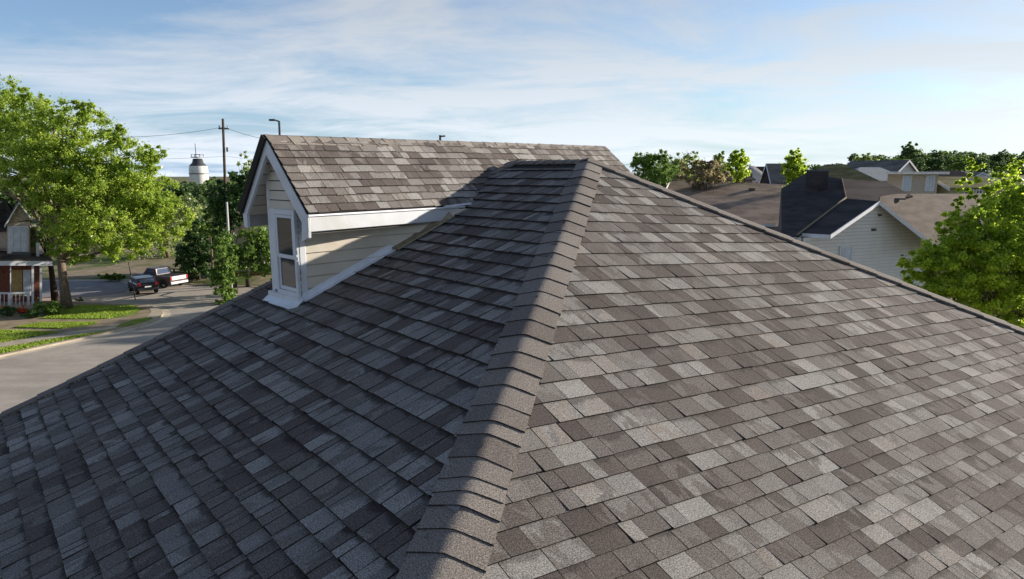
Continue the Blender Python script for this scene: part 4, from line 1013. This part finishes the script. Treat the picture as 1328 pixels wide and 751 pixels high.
wbm.build('wall', M_GREYSID, bh)
nb2 = plane3(r0, r1b, e0); pv2 = hit(975, 247, nb2, r0)
MB().box(pv2+nb2*.12, ur, vr, UP, .28, .2, .1).build('roof_vent', M_METALD, bh)
st_ = hit(876, 236, nb2, r0); MB().tube([r0+nb2*.03, r0+dn*3.5+nb2*.03], .09, 4).build('barge_board', M_GRW, bh)
# brown roofed house with grey gable wing; its left-facing slopes darkened for shade
T2_ = at_d(1091, 232, 47); V0 = at_d(1097, 258, 41.5); Vb_ = at_d(1034, 306, 37.); nDk = plane3(T2_, V0, Vb_)
gh = empty('neighbour_house', (*at_d(1120, 300, 41)[:2], 0), 'grey clapboard gable house with white rake trim, brown and shade-darkened roof slopes', 'house')
def hq(x, y): return hit(x, y, nDk, T2_)
MB().prism([hq(1013, 245), hq(1013, 330), hq(1030, 330), Vb_, V0, T2_, hq(1070, 228), hq(1050, 221)], -nDk*.12).build('shade_dark_roof_slope', M_RDARK, gh)  # slope turned from the sun, its shade put into the dark colour
Tr = at_d(1184, 254, 41); nBr = plane3(T2_, V0, Tr)
MB().prism([T2_, V0, hit(1140, 262, nBr, T2_), Tr, hit(1150, 236, nBr, T2_)], -nBr*.1).build('brown_roof_slope', M_RBROWN, gh)
R0 = at_d(1140, 261, 38); W0 = at_d(1076, 305, 37.6); E0 = at_d(1212, 318.5, 37.2); V1 = V0+UP*.03
nWl = plane3(R0, V1, Vb_); W0 = hit(1076, 305, nWl, R0)
MB().prism([R0, V1, Vb_+UP*.03, hit(1040, 303, nWl, R0), W0], -nWl*.1).build('shade_dark_roof_slope', M_RDARK, gh)  # unlit side of the wing roof, shade painted in as dark colour
Fr_ = at_d(1240, 251, 47); nWr = plane3(R0, E0, Fr_)
MB().prism([R0, E0, hit(1275, 325, nWr, R0), hit(1275, 251, nWr, R0), hit(1160, 251.5, nWr, R0), hit(1142, 255, nWr, R0)], -nWr*.1).build('brown_roof_slope', M_RBROWN, gh)
MB().tube([Vb_+UP*.08, V0+UP*.07], .075, 4).build('valley_flashing', M_WOOD, gh)
MB().tube([V0+UP*.04, T2_+UP*.06], .06, 4).build('hip_ridge', M_RBROWN, gh)
nWa = plane3(R0, W0, E0)
nWa = np.cross(W0-R0, E0-R0); nWa[2] = 0; nWa = nrm(nWa); nWa = nWa if nWa[1] < 0 else -nWa
def wq(x, y, o=0.): return hit(x, y, nWa, R0-nWa*(.25-o))
WP = [wq(1042, 307), wq(1077, 308), wq(1140, 264), wq(1210, 320)]; b0_, b1_ = WP[0].copy(), WP[3].copy(); b0_[2] = b1_[2] = 0
Wpoly = [b0_, WP[0], WP[1], WP[2], WP[3], b1_]
MB().prism(Wpoly, -nWa*.15).build('wall', M_WRAP, gh)
clapboards(Wpoly, nWa, M_GREYSID, gh, .2, 2.)
sdw = MB(); sdw.poly([b1_, b1_-nWa*2.5, b1_-nWa*2.5+UP*(WP[3][2]-.25), WP[3]-UP*.25]); sdw.poly([b0_, b0_-nWa*2.5, b0_-nWa*2.5+UP*(WP[0][2]-.1), WP[0]-UP*.1]); sdw.build('wall', M_GREYSID, gh)
for pa_, pb_, nm_ in ((R0, E0, 'rake_board'), (R0, W0, 'rake_board'), (W0, hit(1040, 303, nWl, R0), 'eave_board')):
    MB().hexa([pa_-UP*.2, pb_-UP*.2, pb_-UP*.2+nWa*.07, pa_-UP*.2+nWa*.07, pa_+UP*.02, pb_+UP*.02, pb_+UP*.02+nWa*.07, pa_+UP*.02+nWa*.07]).build(nm_, M_WHITE, gh)
uW = np.cross(nWa, UP); uW = uW if uW[0] > 0 else -uW
wc = wq(1096, 332, .06); wn_ = MB()
for x0, x1, z0_, z1_ in ((-.5, -.42, -.7, .5), (.42, .5, -.7, .5), (-.04, .04, -.7, .5), (-.5, .5, .5, .6), (-.5, .5, -.8, -.7)):
    wn_.hexa([wc+uW*xx+nWa*yy+UP*zz_ for zz_ in (z0_, z1_) for xx, yy in ((x0, 0), (x1, 0), (x1, .05), (x0, .05))])
wno = wn_.build('window', M_WHITE, gh)
for s_ in (-.42, .04): MB().hexa([wc+uW*xx+nWa*yy+UP*zz_ for zz_ in (-.7, .5) for xx, yy in ((s_, -.02), (s_+.38, -.02), (s_+.38, .01), (s_, .01))]).build('pane', M_GLASSB, wno)
for x, y, s_ in ((1133, 298, .11), (1141, 279, .08), (1170, 331, .06)):
    p = wq(x, y, .06); MB().box(p, uW, nWa, UP, s_*1.5, .05, s_*.6).build('wall_vent', M_METALD, gh)
pv3 = hit(1165, 259.5, nWr, R0); MB().box(pv3+nWr*.1, ur, vr, UP, .3, .2, .05).build('roof_vent', M_METALD, gh)
ch = at_d(1060, 227, 46); MB().bx(-.5, .5, -.5, .5, -3, .55, O=ch-UP*.3, az=.4).build('chimney', M_RDARK, gh); MB().bx(-.58, .58, -.58, .58, .55, .68, O=ch-UP*.3, az=.4).build('chimney_cap', M_METALD, gh)
# closing wall of the grey gable house at its left side
pA_, pB_ = hq(1013, 245), hq(1013, 330); back = V(.75, 1, 0)
MB().poly([V(*pA_[:2], 0), V(*pB_[:2], 0), pB_-UP*.1, pA_-UP*.1]).build('wall', M_WRAP, gh)

# ================================================================== left: porch house
O1 = at_z(30, 404, ZK); vd = nrm(O1*V(1, 1, 0)); rd_ = V(vd[1], -vd[0], 0)
ph = empty('porch_house', O1, 'brick house at the left edge with a white-posted porch and small gabled bay', 'house')
def hx(x, y, off=0.): return hit(x, y, vd, O1+vd*off)
def slab(x0, x1, y0, y1, off, dep, name, mat, par=None):
    q = [hx(x0, y1, off), hx(x1, y1, off), hx(x1, y0, off), hx(x0, y0, off)]; return MB().prism(q, vd*dep).build(name, mat, par or ph)
slab(-90, 52, 343, 402, 2.0, 6, 'brick_wall', M_BRICK)
slab(-90, 50, 296, 343, 2.6, 5, 'upper_wall', M_TANW)
slab(-90, 56, 396, 404, .2, 2, 'porch_floor', M_CONC)
dr_ = slab(15, 29, 350, 384, 1.9, .08, 'door', M_DOOR); slab(27, 28, 366, 368, 1.86, .04, 'handle', M_METALD, dr_)
wn = slab(30, 40.5, 350, 384, 1.9, .08, 'window', M_WHITE); slab(31.2, 39.5, 352, 367, 1.86, .03, 'pane', M_GLASSB, wn); slab(31.2, 39.5, 369, 382, 1.86, .03, 'pane', M_GLASSB, wn)
for x0, x1 in ((41, 44), (51.5, 54.5), (13, 14.5)): slab(x0, x1, 345, 398, .3, .2, 'porch_post', M_WHITE)
slab(45, 51, 347, 388, 1.2, .4, 'brick_pier', M_BRICK)
slab(-90, 68, 338.5, 344.5, .1, .3, 'porch_fascia', M_WHITE)
MB().prism([hx(-90, 339, .1), hx(69, 338, .1), hx(60, 331, 2.6), hx(-90, 318, 2.6)], UP*.06).build('porch_roof', M_RBROWN, ph)
for x0, x1, y0, y1 in ((0, 38, 379, 381.5), (-40, 38, 396, 398)): slab(x0, x1, y0, y1, .35, .08, 'porch_rail', M_WHITE)
for x in range(-40, 38, 5): slab(x, x+1, 381.5, 396, .37, .05, 'baluster', M_WHITE)
slab(11, 13.5, 379, 404, .3, .12, 'rail_post', M_WHITE); slab(36, 38.5, 379, 406, .3, .12, 'rail_post', M_WHITE)
# bay
bay = slab(9, 39, 288, 336, 1.2, 3, 'bay_wall', M_TANW)
MB().prism([hx(8, 291, 1.15), hx(40, 284, 1.15), hx(24.5, 264, 1.15)], vd*.2).build('bay_gable', M_STONE, ph)
pk0, pk1 = hx(24.5, 261.5, .8), hx(24.5, 261.5, .8)+vd*6
for (x, y) in ((5.5, 293), (41.5, 284)):
    ev = hx(x, y, .8); MB().prism([pk0, pk1, ev+vd*6, ev], -UP*.1).build('bay_roof_slope', M_RDARK, ph)
    MB().hexa([pk0-UP*.16-vd*.05, ev-UP*.16-vd*.05, ev-UP*.16, pk0-UP*.16, pk0-vd*.05+UP*.02, ev-vd*.05+UP*.02, ev+UP*.02, pk0+UP*.02]).build('bay_rake_board', M_WHITE, ph)
bw_ = slab(10.5, 37, 293, 328, 1.1, .08, 'window', M_WHITE)
for x0, x1 in ((13, 17.5), (18.5, 26.5), (27.5, 35)):
    slab(x0, x1, 295.5, 310, 1.06, .03, 'pane', M_GLASSB, bw_); slab(x0, x1, 311.5, 326, 1.06, .03, 'pane', M_GLASSB, bw_)
slab(15, 40, 327, 337, .9, .06, 'bay_railing', M_METALD); slab(47, 51, 315, 338, 1.2, .3, 'upper_post', M_WHITE)
# roof of the main house to the left
MB().prism([hx(-90, 262, 4), hx(8, 262, 5), hx(24, 290, 2.2), hx(8, 300, 2.2), hx(-90, 312, 1.8)], UP*.08).build('roof_slope', M_RDARK, ph)
MB().prism([hx(-90, 262, 4), hx(8, 262, 5), hx(40, 300, 9), hx(-90, 300, 12)], UP*.08).build('roof_slope', M_RDARK, ph)
MB().prism([hx(-90, 312, 2.4), hx(10, 300, 2.4), hx(10, 322, 2.4), hx(-90, 322, 2.4)], vd*.3).build('upper_wall', M_TANW, ph)
# porch odds and ends: white planter box
pl_ = hx(4, 405, -.6); tb_ = empty('planter', pl_, 'small white box planter with a red top at the left edge by the porch', 'planter'); MB().bx(-.3, .3, -.2, .2, 0, .35, O=pl_).build('box', M_WHITE, tb_); MB().bx(-.26, .26, -.16, .16, .35, .45, O=pl_).build('flowers', M_FLOWER, tb_)

# ================================================================== beige building
cB = at_z(322, 371, 0); vB = nrm(cB*V(1, 1, 0)); cB = cB+vB*7; 
bb = empty('beige_building', cB, 'beige clapboard building with a brown hipped roof behind the roadside trees', 'building')
def hb(x, y, off=0.): return hit(x, y, vB, cB+vB*off)
Lw, Rw = 287, 372
wl0 = [hb(Lw, 372), hb(Rw, 374), hb(Rw, 302), hb(Lw, 302)]; wl0[0][2] = wl0[1][2] = 0
MB().prism(wl0, vB*7).build('wall', M_TANW, bb); clapboards(wl0, -vB, M_TANW, bb, .22)
bs_ = [hb(Lw, 352, -.06), hb(Rw, 352, -.06)]; MB().prism([bs_[0], bs_[1], V(*bs_[1][:2], 0), V(*bs_[0][:2], 0)], vB*.05).build('brick_base', M_BRICK, bb)
hm = MB(); a0, a1, a2, a3 = hb(Lw-2, 303, -.5), hb(Rw, 303, -.5), hb(Rw, 303, 7.5), hb(Lw-2, 303, 7.5); a2[2] = a3[2] = a0[2]; rr0_, rr1_ = (a0+a3)/2+rd_*0+UP*1.7, (a1+a2)/2+UP*1.7
rr0_ = rr0_+nrm(a1-a0)*3.2
for q in ([a0, a1, rr1_, rr0_], [a3, rr0_, rr1_, a2], [a0, rr0_, a3]): hm = MB(); hm.poly(q); hm.build('roof_slope', M_RBROWN, bb)
MB().hexa([a0-UP*.2, a1-UP*.2, a1-UP*.2-vB*.06, a0-UP*.2-vB*.06, a0, a1, a1-vB*.06, a0-vB*.06]).build('fascia', M_WHITE, bb)

# ================================================================== poles, lamp, wires, water tower
def pole(label, x, ytop_, d, r, name='utility_pole', cat='utility pole', tx=None):
    b_ = bz(x, 300, d); t_ = at_d(tx or x, ytop_, d); o = empty(name, b_, label, cat); 
    MB().tube([b_-UP*.1, (b_+t_)/2, t_], [r*1.25, r*1.1, r*.85], 8).build('pole', M_POST, o, True); return o, t_
up_, tp = pole('tall wooden utility pole left of the dormer gable, wires at its top', 291, 154, 62, .13, tx=289)
MB().box(tp-UP*.9, V(.9, .43, 0), V(-.43, .9, 0), UP, .45, .06, .06).build('crossarm', M_POST, up_)
for s_ in (-.35, .35): MB().tube([tp-UP*.84+V(.9, .43, 0)*s_, tp-UP*.62+V(.9, .43, 0)*s_], [.05, .07], 6).build('insulator', M_GRW, up_)
MB().tube([tp-UP*2.6+V(.2, 0, 0), tp-UP*3.0+V(.2, 0, 0)], .1, 8).build('bracket', M_METALD, up_)
def wire(label, p, q, sag, r=.016):
    pts = [p+(q-p)*t-UP*sag*4*t*(1-t) for t in np.linspace(0, 1, 13)]; tag(MB().tube(pts, r, 4).build('overhead_wire', M_WIRE), label, 'wire')
wire('upper overhead wire running left from the utility pole to the big tree', tp-UP*.75, at_d(120, 178, 56), .3)
wire('upper overhead wire running right from the utility pole behind the dormer', tp-UP*.75, at_d(420, 186, 58), .5)
wire('lower thin wire left of the utility pole at treetop height', tp-UP*3.4, at_d(110, 204, 56), .2, .010)
wire('lower thin wire right of the utility pole behind the dormer roof', tp-UP*3.4, at_d(420, 210, 58), .2, .010)
op, t2_ = pole('short pale pole in front of the dark tree, right of the utility pole', 294, 262, 55, .1, 'service_pole', 'pole')
op.children[0].data.materials[0] = M_GRW
sl_, t3_ = pole('street lamp whose head just shows above the dormer ridge', 362, 157, 24, .045, 'street_lamp', 'street lamp')
sl_.children[0].data.materials[0] = M_METALD
MB().tube([t3_-UP*.02, t3_+V(-.10, 0, .02), t3_+V(-.2, -.01, .03)], .03, 6).build('arm', M_METALD, sl_)
bevel(MB().bx(-.36, -.12, -.07, .07, -.0, .07, O=t3_+UP*.0).build('lamp_head', M_METALD, sl_), .03)
sg_, t4_ = pole('thin dark post beside the black car at the street corner', 166.5, 340, 55, .035, 'thin_post', 'post'); sg_.children[0].data.materials[0] = M_METALD
# water tower
dW = 260.; kW = dW/FPX; cW = bz(264, 300, dW); wt = empty('water_tower', cW, 'white water tower with a dark cap, railed platform and antenna mast, far left', 'water tower')
zW = lambda y: at_d(264, y, dW)[2]
def lathe(prof, name, mat, k=20): 
    m = MB(); 
    for (r, z) in prof: m.v += [V(cW[0]+r*cos(2*pi*j/k), cW[1]+r*sin(2*pi*j/k), z) for j in range(k)]
    for i in range(len(prof)-1): m.f += [[i*k+j, i*k+(j+1) % k, (i+1)*k+(j+1) % k, (i+1)*k+j] for j in range(k)]
    return m.build(name, mat, wt, True)
lathe([(.1, zW(246)), (2.2, zW(245)), (3.3, zW(241)), (3.5, zW(238)), (3.5, zW(222)), (3.4, zW(217)), (3.2, zW(215))], 'tank', M_STEEL)
lathe([(3.3, zW(215.2)), (2.1, zW(211)), (1.7, zW(206)), (0.05, zW(205.5))], 'cap', M_METALD)
lathe([(2.4, zW(204.5)), (2.4, zW(203.5)), (.1, zW(203.4))], 'platform', M_GRW)
lathe([(3.52, zW(226)), (3.66, zW(225.8)), (3.66, zW(225)), (3.52, zW(224.8))], 'walkway', M_METALD)
for j in range(8):
    p = cW*V(1, 1, 0)+V(2.3*cos(j*pi/4), 2.3*sin(j*pi/4), 0); MB().tube([p+UP*zW(204), p+UP*zW(200)], .09, 4).build('railing_post', M_METALD, wt)
    if j % 4 != 3: MB().tube([p+UP*zW(200.5), cW*V(1, 1, 0)+V(2.3*cos((j+1)*pi/4), 2.3*sin((j+1)*pi/4), 0)+UP*zW(200.5)], .07, 4).build('railing', M_METALD, wt)
MB().tube([V(cW[0]-.5, cW[1], zW(205)), V(cW[0]-.5, cW[1], zW(186))], [.16, .10], 6).build('mast', M_METALD, wt)
lathe([(.9, 0), (.8, zW(246))], 'riser', M_STEEL, 10)
for j in range(6):
    q = V(cos(j*pi/3), sin(j*pi/3), 0); MB().tube([cW*V(1, 1, 0)+q*4.6, cW*V(1, 1, 0)+q*3.2+UP*zW(240)], .22, 5).build('leg', M_STEEL, wt)
    q2 = V(cos((j+1)*pi/3), sin((j+1)*pi/3), 0); MB().tube([cW*V(1, 1, 0)+q*4+UP*4, cW*V(1, 1, 0)+q2*3.8+UP*zW(262)], .08, 4).build('brace', M_STEEL, wt)

# ================================================================== vehicles
def vehicle(name, label, cat, pos, az, Lg, Wd, prof, glassprof, bodym, wheels, wr_, truck=False, tailm=None):
    o = empty(name, pos, label, cat); f = V(sin(az), cos(az), 0); r = V(cos(az), -sin(az), 0); O = np.array(pos, float)
    T = lambda x, y, z: O+f*x+r*y+UP*z
    hw = Wd/2
    def ext(pts, w0, w1, nm_, mt, par=None, bv=.04):
        m = MB(); k = len(pts); m.v = [T(x, -w0, z) for x, z in pts]+[T(x, w0, z) for x, z in pts]
        m.f = [list(range(k)), list(range(2*k-1, k-1, -1))]+[[i, k+i, k+(i+1) % k, (i+1) % k] for i in range(k)]
        ob = m.build(nm_, mt, par or o); 
        if bv: bevel(ob, bv, 2)
        return ob
    ext(prof, hw, hw, 'body', bodym, bv=.07)
    cb = ext(glassprof, hw*.86, hw*.8, 'cab', bodym, bv=.06)
    gx0 = min(p[0] for p in glassprof); gx1 = max(p[0] for p in glassprof); gz1 = max(p[1] for p in glassprof); gz0 = min(p[1] for p in glassprof)
    for s_ in (-1, 1):
        q = [(gx0+.25, gz0+.06), (gx1-.55, gz0+.06), (gx1-.85, gz1-.09), (gx0+.38, gz1-.09)]
        MB().prism([T(x, s_*hw*.865, z) for x, z in q], r*s_*.012).build('side_window', M_CARGLASS, o)
    MB().prism([T(gx0+.0, -hw*.7, gz0+.1), T(gx0+.0, hw*.7, gz0+.1), T(gx0+.12, hw*.64, gz1-.1), T(gx0+.12, -hw*.64, gz1-.1)], -f*.03).build('rear_window', M_CARGLASS, o)
    MB().prism([T(gx1-.02, -hw*.7, gz0+.06), T(gx1-.02, hw*.7, gz0+.06), T(gx1-.48, hw*.64, gz1-.06), T(gx1-.48, -hw*.64, gz1-.06)], f*.03).build('windscreen', M_CARGLASS, o)
    for wx in wheels:
        for s_ in (-1, 1):
            c = T(wx, s_*(hw-.1), wr_); m = MB(); kk = 16; ww = .12
            for yy, rr in ((-ww, wr_*.8), (-ww, wr_*.97), (-ww*.7, wr_), (ww*.7, wr_), (ww, wr_*.97), (ww, wr_*.62)): m.v += [c+r*s_*yy+(f*cos(2*pi*j/kk)+UP*sin(2*pi*j/kk))*rr for j in range(kk)]
            for i in range(5): m.f += [[i*kk+j, i*kk+(j+1) % kk, (i+1)*kk+(j+1) % kk, (i+1)*kk+j] for j in range(kk)]
            ty = m.build('wheel', M_TYRE, o, True)
            m = MB(); m.v = [c+r*s_*.09+(f*cos(2*pi*j/kk)+UP*sin(2*pi*j/kk))*wr_*.63 for j in range(kk)]+[c+r*s_*.05]; m.f = [[j, (j+1) % kk, kk] for j in range(kk)]; m.build('rim', M_RIM, ty)
            m = MB(); m.v = [c*1+r*s_*.015+(f*cos(pi*j/10)+UP*sin(pi*j/10))*wr_*1.22-UP*.02+r*s_*.1 for j in range(11)]; m.f = [list(range(11))]; m.build('wheel_arch', M_TYRE, o)
    xr = min(p[0] for p in prof)
    ext([(xr-.1, .42), (xr+.06, .42), (xr+.06, .62), (xr-.1, .62)], hw*.95, hw*.95, 'bumper', M_CHROME if truck else M_METALD, bv=.03)
    for s_ in (-1, 1): MB().bx(0, 0, 0, 0, 0, 0) ; MB().hexa([T(xr-.03+dx, s_*(hw-.16)+dy, z) for z in (.82, 1.12) for dx, dy in ((0, -.1), (.05, -.1), (.05, .14), (0, .14))]).build('tail_light', M_RED, o)
    if truck:
        MB().hexa([T(xr-.035+dx, dy, z) for z in (.80, 1.13) for dx, dy in ((0, -hw*.78), (.05, -hw*.78), (.05, hw*.78), (0, hw*.78))]).build('tailgate', tailm, o)
        gxr = min(p[0] for p in glassprof)
        ext([(xr+.08, 1.17), (gxr-.08, 1.17), (gxr-.08, 1.175), (xr+.08, 1.175)], hw*.84, hw*.84, 'bed_opening', M_TYRE, bv=0)
    else:
        MB().hexa([T(xr-.035+dx, dy, z) for z in (.66, .80) for dx, dy in ((0, -.26), (.03, -.26), (.03, .26), (0, .26))]).build('number_plate', M_CHROME, o)
    MB().hexa([T(xr+1.9+dx, -hw-.02+dy, z) for z in (.9, .94) for dx, dy in ((0, 0), (.18, 0), (.18, .05), (0, .05))]).build('door_handle', M_METALD, o)
    return o
pt = at_z(203, 373, .01)
vehicle('pickup_truck', 'grey and maroon pickup truck with a bright white tailgate parked across the street', 'pickup truck', pt+V(-.3, 1.2, 0), R_(-66), 5.5, 1.95,
        [(-2.7, .5), (-2.7, 1.17), (2.0, 1.17), (2.55, 1.02), (2.7, .75), (2.65, .42), (-2.6, .42)], [(-.75, 1.15), (-.62, 1.80), (.55, 1.82), (1.25, 1.15)], M_MAROON, (-1.75, 1.75), .40, True, M_CHROME)
vehicle('parked_car', 'small black car seen from behind, left of the pickup truck', 'car', at_z(178, 381, .01)+V(0, 1, 0), R_(-42), 3.9, 1.72,
        [(-1.9, .45), (-1.92, .95), (-1.6, 1.02), (1.2, .98), (1.85, .82), (1.9, .42), (-1.8, .38)], [(-1.75, .98), (-1.35, 1.46), (.3, 1.5), (1.05, .98)], M_BLACKP, (-1.25, 1.25), .32)
# rail fence behind the truck
fe = empty('rail_fence', at_z(205, 362, 0), 'dark weathered rail fence behind the pickup truck', 'fence')
fA, fB_ = at_z(204, 362.5, 0), at_z(250, 365, 0)
for t_ in np.linspace(0, 1, 5): p = fA+(fB_-fA)*t_; MB().bx(-.06, .06, -.06, .06, 0, 1.25, O=p).build('post', M_POST, fe)
for z_ in (.45, .8, 1.12):
    MB().hexa([fA+UP*z_, fB_+UP*z_, fB_+UP*z_+V(0, .04, 0), fA+UP*z_+V(0, .04, 0), fA+UP*(z_+.12), fB_+UP*(z_+.12), fB_+UP*(z_+.12)+V(0, .04, 0), fA+UP*(z_+.12)+V(0, .04, 0)]).build('rail', M_POST, fe)
# far structures glimpsed below the water tower and behind the big tree
gable_house('long low cream building glimpsed beyond the side street under the big tree', 130, 318, 118, R_(100), 16, 8, 2.2, 2, M_TANW, M_RGREY, windows=(('b+', -4, -1, 1.2, 1.2), ('b+', 0, -1, 1.2, 1.2), ('b+', 4, -1, 1.2, 1.2), ('b-', 0, -1, 1.2, 1.2)))
gable_house('white cottage glimpsed between the pale blossoming tree and the water tower', 214, 290, 135, R_(70), 9, 7, 2.2, 2, M_GRW, M_RGREY, windows=(('b+', 0, -1, 1.2, 1.2), ('b-', 0, -1, 1.2, 1.2)))
